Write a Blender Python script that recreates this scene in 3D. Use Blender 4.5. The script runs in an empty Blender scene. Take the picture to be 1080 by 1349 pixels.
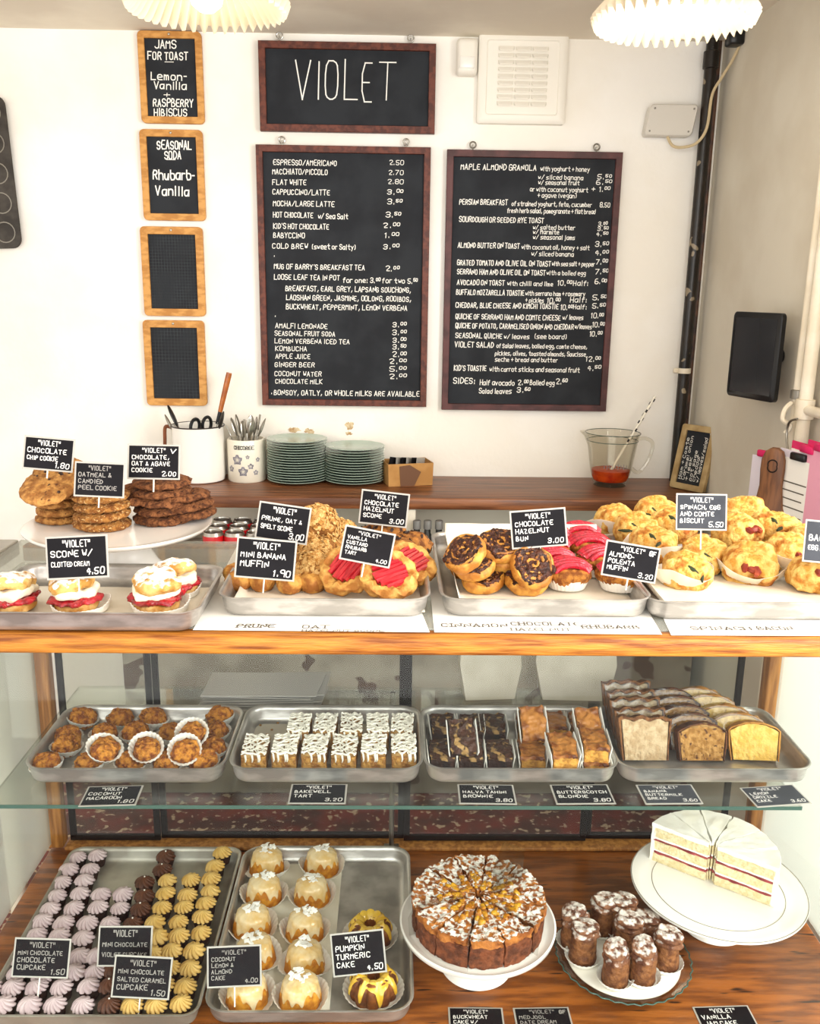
import bpy, math, random
from math import sin, cos, tan, pi, radians, sqrt, atan2
from mathutils import Matrix, Vector, Euler, noise
random.seed(7)
SC = bpy.context.scene
COL = SC.collection

# ------------------------------------------------------------------ camera
FPX, CAMZ, PITCH, YAW, ROLL = 1180.0, 1.65, radians(14.0), radians(1.2), radians(0.8)
fw = Vector((sin(YAW)*cos(PITCH), cos(YAW)*cos(PITCH), -sin(PITCH)))
r0 = Vector((cos(YAW), -sin(YAW), 0)); u0 = r0.cross(fw)
rt = r0*cos(ROLL) + u0*sin(ROLL); up = -r0*sin(ROLL) + u0*cos(ROLL)
EYE = Vector((0, 0, CAMZ))
cd = bpy.data.cameras.new('camera'); cam = bpy.data.objects.new('camera', cd); COL.objects.link(cam)
cd.sensor_fit = 'VERTICAL'; cd.sensor_height = 36.0; cd.lens = 36.0*FPX/1349.0; cd.clip_start = .02
cam.matrix_world = Matrix(((rt.x, up.x, -fw.x, 0), (rt.y, up.y, -fw.y, 0), (rt.z, up.z, -fw.z, CAMZ), (0, 0, 0, 1)))
SC.camera = cam

def at(px, py, x=None, y=None, z=None):
    """the point of the plane x=, y= or z= that the photograph shows at a pixel"""
    d = fw*FPX + rt*(px-540) - up*(py-674.5)
    t = (x-EYE.x)/d.x if x is not None else (y-EYE.y)/d.y if y is not None else (z-EYE.z)/d.z
    return EYE + d*t
def mpp(p):
    return (Vector(p)-EYE).dot(fw)/FPX

# ------------------------------------------------------------------ light
SC.view_settings.view_transform = 'Standard'; SC.view_settings.look = 'None'
SC.view_settings.exposure = 0.82; SC.view_settings.gamma = 1.0; SC.view_settings.use_curve_mapping = False
wd = bpy.data.worlds.new('daylight'); SC.world = wd; wd.use_nodes = True
wd.node_tree.nodes['Background'].inputs[0].default_value = (1.0, .98, .95, 1)
wd.node_tree.nodes['Background'].inputs[1].default_value = 1.0
def area(name, loc, target, sx, sy, power, col=(1, 1, 1)):
    l = bpy.data.lights.new(name, 'AREA'); l.shape = 'RECTANGLE'; l.size = sx; l.size_y = sy; l.energy = power; l.color = col
    o = bpy.data.objects.new(name, l); COL.objects.link(o); o.location = loc
    o.rotation_euler = (Vector(target)-Vector(loc)).to_track_quat('-Z', 'Y').to_euler(); return o
area('shop_window_daylight', (-.3, -1.4, 1.6), (-.1, 2.0, 1.0), 2.8, 2.2, 40, (1, .985, .96))
area('door_daylight', (1.75, .45, 2.05), (-.2, 1.9, 1.0), 1.2, 1.7, 46, (1, .98, .95))

# ------------------------------------------------------------------ materials
def lin(h):
    if not isinstance(h, str): return tuple(h)
    c = [int(h[i:i+2], 16)/255 for i in (0, 2, 4)]
    return tuple(v/12.92 if v <= .04045 else ((v+.055)/1.055)**2.4 for v in c)
MATS = {}
def mk(name, c1, c2=None, scale=40., rough=.6, bump=0., bscale=None, metal=0., spec=.4, stretch=(1, 1, 1), lo=.41, hi=.59,
       dust=None, dlo=.5, dhi=.7, dscale=90., coat=0., sss=0., emit=None, estr=0., c3=None, s3=400., l3=.6, h3=.68, vary=0.):
    m = bpy.data.materials.new(name); m.use_nodes = True; nt = m.node_tree; N = nt.nodes; L = nt.links
    b = N['Principled BSDF']; b.inputs['Roughness'].default_value = rough; b.inputs['Metallic'].default_value = metal
    b.inputs['Specular IOR Level'].default_value = spec; b.inputs['Coat Weight'].default_value = coat
    b.inputs['Subsurface Weight'].default_value = sss; b.inputs['Subsurface Radius'].default_value = (.01, .006, .003)
    tc = N.new('ShaderNodeTexCoord'); mp = N.new('ShaderNodeMapping'); mp.inputs['Scale'].default_value = stretch
    L.new(tc.outputs['Object'], mp.inputs['Vector'])
    def nz(s, det=4, vec=None):
        n = N.new('ShaderNodeTexNoise'); n.inputs['Scale'].default_value = s; n.inputs['Detail'].default_value = det
        L.new(vec or mp.outputs['Vector'], n.inputs['Vector']); return n.outputs['Fac']
    def rng(f, lo, hi):
        r = N.new('ShaderNodeMapRange'); r.inputs[1].default_value = lo; r.inputs[2].default_value = hi
        L.new(f, r.inputs[0]); return r.outputs[0]
    def mix(f, a, bb):
        x = N.new('ShaderNodeMix'); x.data_type = 'RGBA'
        if hasattr(f, 'is_linked'): L.new(f, x.inputs[0])
        else: x.inputs[0].default_value = f
        for s, v in ((6, a), (7, bb)):
            if hasattr(v, 'is_linked'): L.new(v, x.inputs[s])
            else: x.inputs[s].default_value = (*lin(v), 1)
        return x.outputs[2]
    col = None
    if c2: col = mix(rng(nz(scale), lo, hi), c1, c2)
    if c3: col = mix(rng(nz(s3, 2), l3, h3), col or c1, c3)
    if dust:
        g = N.new('ShaderNodeTexCoord'); sx = N.new('ShaderNodeSeparateXYZ'); L.new(g.outputs['Normal'], sx.inputs[0])
        a = N.new('ShaderNodeMath'); a.operation = 'MULTIPLY_ADD'; a.inputs[1].default_value = .45
        L.new(sx.outputs['Z'], a.inputs[0]); L.new(nz(dscale, 5), a.inputs[2])
        col = mix(rng(a.outputs[0], dlo, dhi), col or c1, dust)
    if vary:
        oi = N.new('ShaderNodeObjectInfo'); hs = N.new('ShaderNodeHueSaturation')
        L.new(rng(oi.outputs['Random'], 0, 1), hs.inputs['Value'])
        mr = hs.inputs['Value'].links[0].from_node; mr.inputs[3].default_value = 1-vary; mr.inputs[4].default_value = 1+vary
        if col: L.new(col, hs.inputs['Color'])
        else: hs.inputs['Color'].default_value = (*lin(c1), 1)
        col = hs.outputs['Color']
    if col: L.new(col, b.inputs['Base Color'])
    else: b.inputs['Base Color'].default_value = (*lin(c1), 1)
    if bump:
        bn = N.new('ShaderNodeBump'); bn.inputs['Strength'].default_value = bump; bn.inputs['Distance'].default_value = .007
        L.new(nz(bscale or scale, 5), bn.inputs['Height']); L.new(bn.outputs[0], b.inputs['Normal'])
    if emit:
        b.inputs['Emission Color'].default_value = (*lin(emit), 1); b.inputs['Emission Strength'].default_value = estr
    MATS[name] = m; return m
def glass(name, tint, gloss=.08, rough=.0, frost=0., frostcol=(.8, .85, .82)):
    """thin clear sheet: straight-through light plus a Fresnel mirror (and a little scatter when frosted)"""
    m = bpy.data.materials.new(name); m.use_nodes = True; nt = m.node_tree; N = nt.nodes; L = nt.links
    N.remove(N['Principled BSDF']); out = N['Material Output']
    t = N.new('ShaderNodeBsdfTransparent'); t.inputs[0].default_value = (*lin(tint), 1); last = t.outputs[0]
    if frost:
        d = N.new('ShaderNodeBsdfDiffuse' if name != 'end_pane' else 'ShaderNodeBsdfTranslucent'); d.inputs[0].default_value = (*lin(frostcol), 1)
        x = N.new('ShaderNodeMixShader'); x.inputs[0].default_value = frost
        L.new(last, x.inputs[1]); L.new(d.outputs[0], x.inputs[2]); last = x.outputs[0]
    g = N.new('ShaderNodeBsdfGlossy'); g.inputs['Roughness'].default_value = rough
    lw = N.new('ShaderNodeLayerWeight'); lw.inputs[0].default_value = .12
    mu = N.new('ShaderNodeMath'); mu.operation = 'MULTIPLY_ADD'; mu.inputs[1].default_value = .35; mu.inputs[2].default_value = gloss
    mu.use_clamp = True
    L.new(lw.outputs['Fresnel'], mu.inputs[0])
    x = N.new('ShaderNodeMixShader'); L.new(mu.outputs[0], x.inputs[0]); L.new(last, x.inputs[1]); L.new(g.outputs[0], x.inputs[2])
    L.new(x.outputs[0], out.inputs[0]); MATS[name] = m; return m

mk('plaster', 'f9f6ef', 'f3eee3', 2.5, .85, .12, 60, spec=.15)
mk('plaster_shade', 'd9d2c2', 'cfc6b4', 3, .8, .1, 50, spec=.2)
mk('ceiling_paint', 'f2ead9', 'e6dccb', 3, .9, spec=.1)
mk('peel', 'b08a5e', 'd8c4a0', 60, .9)
mk('floor_tile', '6c2218', '40180f', 9, .35, c3='b09a80', s3=40, l3=.58, h3=.64)
mk('bench_paint', 'a39b8d', '857c6e', 6, .5, c3='5a4638', s3=9, l3=.62, h3=.64)
mk('shelf_wood', '8c5632', '5e351c', 7, .38, .1, 40, stretch=(.6, 9, 9), spec=.5)
mk('rail_wood', 'cc8430', '7e420e', 16, .45, .3, 60, stretch=(.7, 9, 9), lo=.36, hi=.66)
mk('post_wood', 'b37a3c', '8a5726', 12, .5, .2, 50, stretch=(9, 9, .8))
mk('board_wood', '96551f', '683610', 9, .3, .1, 40, stretch=(.9, 6, 6), spec=.5, c3='2c1409', s3=14, l3=.66, h3=.72)
mk('dark_frame', '1c1613', rough=.6, spec=.15)
mk('menu_frame', '6b3626', '4c2318', 18, .5, .15, 60, stretch=(3, 3, 3))
mk('menu_frame_dark', '5a3230', '432422', 18, .5, .15, 60)
mk('slate_board', '24262a', '2c2f33', 8, .75, spec=.2)
mk('slate_frame', 'd29a52', 'b67c38', 14, .55, .1, 40, stretch=(2, 2, 5))
mk('old_frame', 'b39a6c', '9a7f52', 20, .6, .1, 40)
mk('chalk', 'f4f2ea', rough=.9, spec=.1)
mk('grid_line', '52585a', '34383a', 14, .9)
mk('metal', 'b9b5ac', rough=.3, metal=1.)
mk('dull_metal', '8f8a80', rough=.4, metal=1.)
mk('tray_metal', 'cdc9c3', 'aaa6a0', 18, .36, .08, 30, metal=.75, stretch=(1, 1, 3))
mk('old_tray', 'b8b4a8', '9c968a', 12, .45, .1, 30, metal=.6)
mk('white_plastic', 'efeade', rough=.4)
mk('box_plastic', 'd7d2c8', rough=.4)
mk('cable', 'cbb892', rough=.6)
mk('black_pipe', '17130f', '241c15', 12, .35, .2, 40, c3='8a7c66', s3=22, l3=.68, h3=.7)
mk('brown_pipe', '5a3a26', '35231a', 20, .5)
mk('white_pipe', 'e9e0cd', 'ded2ba', 10, .4)
mk('black_plastic', '141416', rough=.35)
mk('screen', '2b2b2d', rough=.12, spec=.6)
mk('tin_dark', '4a4540', '3a3632', 20, .4, metal=.6)
mk('enamel', 'f5f2ea', rough=.22, coat=.3)
mk('enamel_rim', '2a2522', rough=.3)
mk('copper', '8a4f2c', '6b3a20', 20, .5)
mk('amber_handle', 'b5661c', '93490f', 20, .3, coat=.4)
mk('ceramic_cream', 'e9e2d0', rough=.3, coat=.3)
mk('print_grey', '6a6672', '8d8994', 60, .5)
mk('plate_green', 'b2c4b6', rough=.25, coat=.3, vary=.06)
mk('cardboard', 'b98a50', 'a87840', 14, .8)
mk('cardboard_dark', '6b4a34', rough=.8)
mk('card_dark', '201c20', rough=.5)
mk('card_black', '100e11', '161418', 20, .55, spec=.12)
mk('card_faded', '2e3036', '3a3c42', 20, .45, spec=.2)
mk('sleeve', 'a9a49b', rough=.3)
mk('label_text', 'e6e2dc', rough=.7)
mk('label_dim', '9a958f', rough=.7)
mk('pick', 'efe9da', rough=.5)
mk('paper', 'f1eee6', rough=.8, spec=.1)
mk('paper_ink', '5f574c', rough=.8)
mk('parchment', 'e9e2d2', 'ded4c0', 10, .6, sss=.0)
mk('bag_paper', 'c4bcab', 'b4ab98', 12, .8, spec=.1)
mk('case_paper', 'f0ece2', rough=.8, spec=.1)
mk('china', 'f4f0e8', rough=.18, coat=.4)
mk('gold_line', '8b8478', rough=.4)
mk('red_can', 'c4141c', rough=.3, coat=.3)
mk('can_metal', 'b8b4ac', rough=.3, metal=1.)
mk('pink', 'd81e62', rough=.5)
mk('pale_pink', 'f0a9c0', rough=.6)
mk('lilac_paper', 'e3dbe6', rough=.7)
mk('handle_wood', '7a4e2c', '5e3a20', 14, .5, stretch=(6, 6, 1))
mk('sauce', 'b02c0c', 'cc4a14', 30, .25, sss=.1)
mk('bottle_dark', '22201d', rough=.2)
mk('bottle_cap', '6c6a66', rough=.4)
mk('lamp_china', 'e4d6bc', rough=.4, sss=.0)
mk('lamp_bulb', 'ffffff', emit='fff4dd', estr=5)
mk('counter_top', 'aaa69b', 'bab6ab', 8, .3)
mk('white_board', 'eef0ea', rough=.5)
glass('pane', 'fbfdfc', .008)
glass('shelf_glass', 'f4f6f2', .025)
glass('top_glass', 'eef1ec', .05, .05, .32, 'd2d4cc')
glass('jug_glass', 'f9f8f4', .035)
glass('end_pane', 'f4f7f2', .03, .05, .4, 'f0f2ea')  # milky scatter added to brighten both end panes, standing in for daylight haze
glass('film', 'f6f6f4', .07, .12)
mk('glass_edge', '3f5a50', rough=.15)
# food
mk('cookie', 'c08a48', '8e5a26', 90, .85, .9, 200, c3='5a3014', s3=120, l3=.62, h3=.7)
mk('oat_cookie', 'b07838', '7e4a1a', 110, .9, 1., 200, c3='d6ac70', s3=210, l3=.56, h3=.66)
mk('dark_cookie', '8a5630', '5c3216', 110, .9, 1., 200, c3='48250f', s3=120, l3=.58, h3=.66)
mk('choc', '2a140c', '3a1d11', 80, .45)
mk('scone', 'd8b06a', 'b07c34', 60, .8, .5, 120, dust='fdfbf6', dlo=.78, dhi=.92)
mk('scone_base', 'd8b070', 'b47e38', 60, .8, .5, 120)
mk('jam', '86101a', 'b81c28', 70, .2, .6, 120, coat=.4)
mk('cream', 'efe6cc', rough=.5, bump=.3, bscale=60)
mk('oat_scone', 'a06c30', '7c4c1c', 50, .8, .6, 120)
mk('oat', 'd6b070', 'b07c38', 120, .7)
mk('hazel_scone', 'b07434', '6e3e18', 80, .8, .8, 110, c3='3a1c0c', s3=60, l3=.58, h3=.64)
mk('banana_muffin', 'cf9848', '9a5e24', 70, .7, .5, 130)
mk('pastry', 'd8a858', 'a86c2a', 55, .7, .5, 100)
mk('rhubarb', 'a01220', 'c42c34', 35, .28, .2, 60, stretch=(1, 6, 6), coat=.4)
mk('rhubarb_pink', 'd01634', 'a80c26', 40, .3, .3, 60, stretch=(6, 1, 6), coat=.3)
mk('bun', 'd29a42', 'a86a24', 50, .55, .4, 100)
mk('bun_choc', '2e130a', '4c2412', 90, .45, .9, 140, c3='9a6230', s3=140, l3=.6, h3=.68)
mk('bun_swirl', 'c08438', '8a5422', 60, .5, .4, 120)
mk('polenta', 'bc7a30', '824614', 110, .8, .7, 150)
mk('biscuit', 'e4bc6a', 'cc9036', 80, .75, 1., 160, c3='a85c1a', s3=40, l3=.52, h3=.68)
mk('wrap', 'eee5d4', 'dfd2ba', 12, .6)
mk('greens', '1e2a14', '33401e', 60, .5)
mk('bacon', '7a2416', '9e4428', 60, .4)
mk('macaroon', 'd08a30', '94500f', 110, .75, 1.0, 150, c3='7a3c10', s3=110, l3=.56, h3=.68, vary=.1)
mk('tart_sponge', 'c8964a', '95602a', 110, .8, .8, 150)
mk('tart_top', 'b08a50', '8a6230', 70, .6, .4, 110)
mk('icing', 'f6f1e2', rough=.35, coat=.2)
mk('brownie', '3c2014', '1d0d08', 90, .5, .8, 120)
mk('brownie_top', '4a2a1a', '221008', 70, .5, .9, 110, c3='a88450', s3=70, l3=.53, h3=.60)
mk('blondie', 'd09840', 'a06c24', 110, .7, .7, 130)
mk('blondie_top', 'b87a3a', '7c4418', 55, .35, .5, 80, c3='58290f', s3=40, l3=.6, h3=.66)
mk('banana_crumb', 'c9b08c', 'b39670', 90, .8, .8, 190)
mk('banana_crust', '8a5a30', '5e381a', 90, .8, 1.0, 120)
mk('nut_crumb', 'b98a4c', '936428', 110, .8, .9, 190, c3='54301a', s3=150, l3=.6, h3=.66)
mk('nut_crust', '6a3c1c', '4e2a12', 70, .7, .8, 110)
mk('lemon_crumb', 'ecc46c', 'dcae50', 90, .8, .7, 190)
mk('lemon_crust', 'c48a3c', 'a86e28', 60, .7, .6, 110)
mk('cup_choc', '241008', '341a0e', 60, .7, .4, 120)
mk('frost_lilac', 'd0bcbd', 'bfa8ab', 40, .55)
mk('frost_choc', '5b3420', '482716', 40, .5)
mk('frost_caramel', 'd8b46a', 'c89e4e', 40, .5)
mk('lemon_cake', 'd8962c', 'b06a14', 60, .6, .4, 100)
mk('glaze', 'dcb878', 'e6d0a4', 40, .25, coat=.5)
mk('flakes', 'fbf8f0', rough=.6)
mk('pumpkin_cake', '8a4e1c', '5e3010', 60, .55, .4, 100)
mk('yellow_glaze', 'e8c04a', 'd9a930', 30, .25, coat=.5)
mk('kumquat_cake', 'b5702e', '8e4e1c', 50, .7, .8, 110, dust='f6f0e6', dlo=.88, dhi=.98, dscale=120)
mk('kumquat_side', '7a4020', '54280f', 80, .7, .8, 110)
mk('kumquat', 'd09a28', 'b06c14', 40, .3, .5, 60, coat=.3)
mk('date_cake', '8a5830', '5e3418', 90, .7, .8, 120)
mk('date_top', '86583a', '5c3420', 80, .7, .8, 120, dust='efe6dc', dlo=.80, dhi=1.02, dscale=110)
mk('vanilla_sponge', 'ecdcb4', 'decb9a', 120, .8, .7, 180)
mk('vanilla_icing', 'fbf8f0', 'f2eddf', 20, .6, .3, 40)
mk('jam_layer', 'a8464a', '7d2a30', 60, .4)

# ------------------------------------------------------------------ mesh kit
def fine(P, m=18):
    """a lathe profile resampled to m rounded steps"""
    Q = []
    for i in range(len(P)-1):
        a, b, c, d = P[max(i-1, 0)], P[i], P[i+1], P[min(i+2, len(P)-1)]
        for j in range(6):
            u = j/6; q = [.5*(2*b[n]+(c[n]-a[n])*u+(2*a[n]-5*b[n]+4*c[n]-d[n])*u*u+(3*b[n]-a[n]-3*c[n]+d[n])*u**3) for n in (0, 1)]
            Q.append((max(.0006, q[0]), q[1]))
    Q.append(P[-1]); L = [0]
    for a, b in zip(Q, Q[1:]): L.append(L[-1]+sqrt((a[0]-b[0])**2+(a[1]-b[1])**2))
    out = []; k = 0
    for i in range(m+1):
        t = L[-1]*i/m
        while k < len(L)-2 and L[k+1] < t: k += 1
        u = (t-L[k])/max(1e-9, L[k+1]-L[k]); out.append((Q[k][0]+(Q[k+1][0]-Q[k][0])*u, Q[k][1]+(Q[k+1][1]-Q[k][1])*u))
    return out
class G:
    def __init__(s): s.v = []; s.f = []; s.M = Matrix(); s.n = 0
    def add(s, vs, fs):
        b = len(s.v); M = s.M
        s.v += [tuple(M @ Vector(p)) for p in vs]; s.f += [tuple(i+b for i in f) for f in fs]; return s
    def at(s, loc=(0, 0, 0), rot=(0, 0, 0), sc=(1, 1, 1)):
        s.M = Matrix.LocRotScale(Vector(loc), Euler(rot), Vector(sc)); return s
    def loops(s, ls, cap0=True, cap1=True, close=True):
        n = len(ls[0]); vs = [p for l in ls for p in l]; fs = []
        for k in range(len(ls)-1):
            for i in range(n if close else n-1):
                j = (i+1) % n; fs.append((k*n+i, k*n+j, (k+1)*n+j, (k+1)*n+i))
        if cap0: fs.append(tuple(range(n-1, -1, -1)))
        if cap1: fs.append(tuple(range((len(ls)-1)*n, len(ls)*n)))
        return s.add(vs, fs)
    def box(s, c, d, b=0.0):
        x, y, z = d[0]/2, d[1]/2, d[2]/2; b = min(b, x*.9, y*.9, z*.9)
        def ring(i, zz):
            xi, yi = x-i, y-i; q = b*.8
            if b <= 0: return [(xi*sx+c[0], yi*sy+c[1], zz+c[2]) for sx, sy in ((-1, -1), (1, -1), (1, 1), (-1, 1))]
            r = []
            for sx, sy, f in ((-1, -1, 0), (1, -1, 1), (1, 1, 0), (-1, 1, 1)):
                p = ((-xi*(-sx)) , yi*sy)
                a = (xi*sx, (yi-q)*sy); e = ((xi-q)*sx, yi*sy)
                r += [a, e] if f == 0 else [e, a]
            return [(px+c[0], py+c[1], zz+c[2]) for px, py in r]
        if b <= 0: return s.loops([ring(0, -z), ring(0, z)])
        return s.loops([ring(b, -z), ring(b*.3, -z+b*.3), ring(0, -z+b), ring(0, z-b), ring(b*.3, z-b*.3), ring(b, z)])
    def lathe(s, prof, n=32, fun=None, cap0=True, cap1=True):
        ls = []
        for k, (r, z) in enumerate(prof):
            l = []
            for i in range(n):
                a = 2*pi*i/n; rr, zz = (r, z) if fun is None else fun(a, r, z, k)
                l.append((rr*cos(a), rr*sin(a), zz))
            ls.append(l)
        return s.loops(ls, cap0, cap1)
    def tube(s, pts, r, n=8, closed=False):
        P = [Vector(p) for p in pts]; R = r if isinstance(r, (list, tuple)) else [r]*len(P)
        T = [(P[min(i+1, len(P)-1)]-P[max(i-1, 0)]).normalized() for i in range(len(P))]
        if closed: T = [(P[(i+1) % len(P)]-P[i-1]).normalized() for i in range(len(P))]
        a = Vector((0, 0, 1)) if abs(T[0].z) < .9 else Vector((1, 0, 0)); u = T[0].cross(a).normalized(); ls = []
        for p, t, q in zip(P, T, R):
            u = (u-t*u.dot(t)).normalized(); w = t.cross(u)
            ls.append([tuple(p+u*(q*cos(2*pi*i/n))+w*(q*sin(2*pi*i/n))) for i in range(n)])
        if closed: ls.append(ls[0])
        return s.loops(ls, not closed, not closed)
    def prism(s, poly, z0, z1):
        return s.loops([[(x, y, z0) for x, y in poly], [(x, y, z1) for x, y in poly]])
    def ell(s, c, r, n=16, m=10, flat=None):
        prof = [(sin(pi*k/m), -cos(pi*k/m)) for k in range(m+1)]; ls = []
        for q, z in prof:
            zz = z if flat is None else max(z, flat); q = max(q, .02)
            ls.append([(c[0]+r[0]*q*cos(2*pi*i/n), c[1]+r[1]*q*sin(2*pi*i/n), c[2]+r[2]*zz) for i in range(n)])
        return s.loops(ls)
    def jit(s, amp, sc, seed=0., keep=None, rough=0., rs=240.):
        o = Vector((seed*3.1, seed*1.7, seed*2.3)); out = []
        for p in s.v:
            q = Vector(p)
            if keep is None or keep(q):
                q = q + noise.noise_vector(q*sc+o)*amp + noise.noise_vector(q*sc*2.7+o)*amp*.4
            if rough: q = q + noise.noise_vector(q*rs+o)*rough + noise.noise_vector(q*rs*2.1+o)*rough*.5
            out.append(tuple(q))
        s.v = out; return s
    def obj(s, name, mat, parent=None, smooth=True, loc=None, rot=None, auto=None):
        me = bpy.data.meshes.new(name); me.from_pydata(s.v, [], s.f); me.update()
        me.materials.append(MATS[mat])
        if smooth: me.polygons.foreach_set('use_smooth', [True]*len(me.polygons))
        o = bpy.data.objects.new(name, me); COL.objects.link(o)
        if smooth and auto is not False: me.set_sharp_from_angle(angle=radians(auto or 42))
        if parent: o.parent = parent
        if loc is not None: o.location = loc
        if rot is not None: o.rotation_euler = rot
        return o
def tag(o, label, cat=None, group=None, kind=None):
    if label: o['label'] = label
    if cat: o['category'] = cat
    if group: o['group'] = group
    if kind: o['kind'] = kind
    return o
def thing(name, label, cat, loc=(0, 0, 0), rot=(0, 0, 0), group=None):
    o = bpy.data.objects.new(name, None); COL.objects.link(o); o.location = loc; o.rotation_euler = rot; o.empty_display_size = .03
    return tag(o, label, cat, group)
def struct(name, g, mat, smooth=False):
    return tag(g.obj(name, mat, smooth=smooth), None, None, None, 'structure')
def dup(o, parent=None):
    c = o.copy(); COL.objects.link(c)
    if parent: c.parent = parent
    for ch in o.children: dup(ch, c)
    return c
USED = set()
def put(proto, loc, rot=(0, 0, 0), label=None, group=None, sc=1.):
    o = proto if proto.name not in USED else dup(proto)
    USED.add(proto.name); USED.add(o.name)
    o.location = loc; o.rotation_mode = 'ZYX'; o.rotation_euler = rot
    o.scale = (sc,)*3 if isinstance(sc, (int, float)) else sc
    if label: o['label'] = label
    if group: o['group'] = group
    return o
def rrect(w, d, r, n=6):
    p = []
    for cx, cy, a0 in ((w/2-r, d/2-r, 0), (-w/2+r, d/2-r, pi/2), (-w/2+r, -d/2+r, pi), (w/2-r, -d/2+r, 1.5*pi)):
        for k in range(n+1):
            a = a0+pi/2*k/n; p.append((cx+r*cos(a), cy+r*sin(a)))
    return p
ORD = ['first', 'second', 'third', 'fourth', 'fifth', 'sixth', 'seventh', 'eighth', 'ninth', 'tenth', 'eleventh', 'twelfth',
       'thirteenth', 'fourteenth', 'fifteenth', 'sixteenth', 'seventeenth', 'eighteenth']

# ------------------------------------------------------------------ hand lettering (single strokes)
_S = """A 022842;1434|B 0208283736250;0525444332 02|C 4738180703123243|D 0208284644 2202|E 48080242;0535|F 480802;0535|G 47381807031232434525
H 0208;4248;0545|I 2228|J 484332120 3|K 0208;480542|L 080242|M 0208254842|N 02084248|O 180703123243473818|P 02083847463505|Q 180703123243473818;2441
R 02083847463505;2542|S 473818070615354443321203|T 0848;2822|U 080312324348|V 082248|W 0812263248|X 0248;0842|Y 082548;2522|Z 08480242
0 180703123243473818|1 172822|2 07183847460242|3 071838474635;1535444332 1203|4 32380444|5 4808053544433212 03|6 3818060312324344351504|7 084812
8 15060718384746351504031232434435|9 45150607183847 42|a 46160503123245;4642|b 080232434536 06|c 461605031242|d 484212030516 46|e 0444453616050312 42
f 38281712;0636|g 4616050413 43;46413010|h 0802;0516364542|i 2622;2728|j 262110;2728|k 0802;460442|l 2822|m 0206;05162522;25364542|n 0206;0516364542
o 160503123243453616|p 000636454332 02|q 40461605031242|r 0206;051636|s 4616051434433202|t 28233242;0646|u 0603123246;4642|v 062246|w 0612253246
x 0246;0642|y 0623;4610|z 06460242|/ 0248|. 2223|, 2311|- 1535|( 38272332|) 18272312|& 421728370312 44|+ 0545;2327|' 2827|: 2625;2322|" 1618;3638|* 2425"""
FONT = {}
for row in _S.replace('\n', '|').split('|'):
    ch, st = row[0], row[2:].replace(' ', '')
    FONT[ch] = [[(int(q[i]), int(q[i+1])-2) for i in range(0, len(q)-1, 2)] for q in st.split(';')]
RT = random.Random(3)
def ink(g, txt, x, z, h, w=None, th=.12, y=0., jit=.25, slant=.06, align='l', serif=False, wmax=None):
    """strokes in the local xz plane facing -y; (x, z) baseline start, h capital height, w total width"""
    strokes = []; cx = 0.; sup = False
    for ch in txt:
        if ch == '^': sup = True; continue
        if ch == ' ': cx += 2.6; sup = False; continue
        gl = FONT.get(ch)
        if not gl: continue
        k, dz = (.62, 2.6) if sup else (1., 0.)
        x0 = min(p[0] for q in gl for p in q); x1 = max(p[0] for q in gl for p in q)
        if x1-x0 < 1.2: cx += .45
        jx, jz, js = RT.uniform(-jit, jit), RT.uniform(-jit, jit), RT.uniform(1-jit*.3, 1+jit*.3)
        for q in gl:
            strokes.append([(cx+(p[0]-x0)*k*js+jx+p[1]*slant, p[1]*k*js+dz+jz) for p in q])
            if serif and not sup:
                for p in (q[0], q[-1]):
                    strokes.append([(cx+p[0]-x0-.9, p[1]), (cx+p[0]-x0+.9, p[1])])
        cx += ((x1-x0)+2.0+(.45 if x1-x0 < 1.2 else 0))*k
    total = max(cx-2.0, .5); s = h/6.; sx = (s if wmax is None else min(s, wmax/total)) if w is None else w/total
    off = 0 if align == 'l' else (-total*sx/2 if align == 'c' else -total*sx)
    t = th*h/2; e = 0
    for q in strokes:
        P = [(x+off+a*sx, z+b*s) for a, b in q]
        if len(P) > 3 and h > .004:                                   # round the corners of the long strokes
            Q = [P[0]]
            for a, b in zip(P, P[1:]): Q += [(a[0]*.72+b[0]*.28, a[1]*.72+b[1]*.28), (a[0]*.28+b[0]*.72, a[1]*.28+b[1]*.72)]
            P = Q+[P[-1]]
        for a, b in zip(P, P[1:]):
            dx, dz = b[0]-a[0], b[1]-a[1]; l = sqrt(dx*dx+dz*dz)
            if l < 1e-7: continue
            ux, uz = dx/l*t, dz/l*t; e = (e+1) % 5; yy = y-e*2e-6
            g.add([(a[0]-ux+uz, yy, a[1]-uz-ux), (b[0]+ux+uz, yy, b[1]+uz-ux), (b[0]+ux-uz, yy, b[1]+uz+ux), (a[0]-ux-uz, yy, a[1]-uz+ux)], [(0, 1, 2, 3)])
    return total*sx

# ------------------------------------------------------------------ room shell
WY = 3.07; XR = 1.03; XL = -1.75; CZ = 2.415
g = G(); g.box(((XL+XR)/2, WY+.05, 1.2), (XR-XL+.4, .1, 2.6)); wall = struct('wall_back', g, 'plaster')
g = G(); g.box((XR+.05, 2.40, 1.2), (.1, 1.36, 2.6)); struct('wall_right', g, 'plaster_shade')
g = G(); g.box((XL-.05, 2.45, 1.2), (.1, 1.25, 2.6)); struct('wall_left', g, 'plaster')
g = G(); g.box(((XL+XR)/2, 1.2, CZ+.05), (XR-XL+.3, 4.0, .1)); struct('ceiling', g, 'ceiling_paint')
g = G(); g.box(((XL+XR)/2, .9, -.05), (XR-XL+1.2, 4.5, .1)); struct('floor', g, 'floor_tile')
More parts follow.
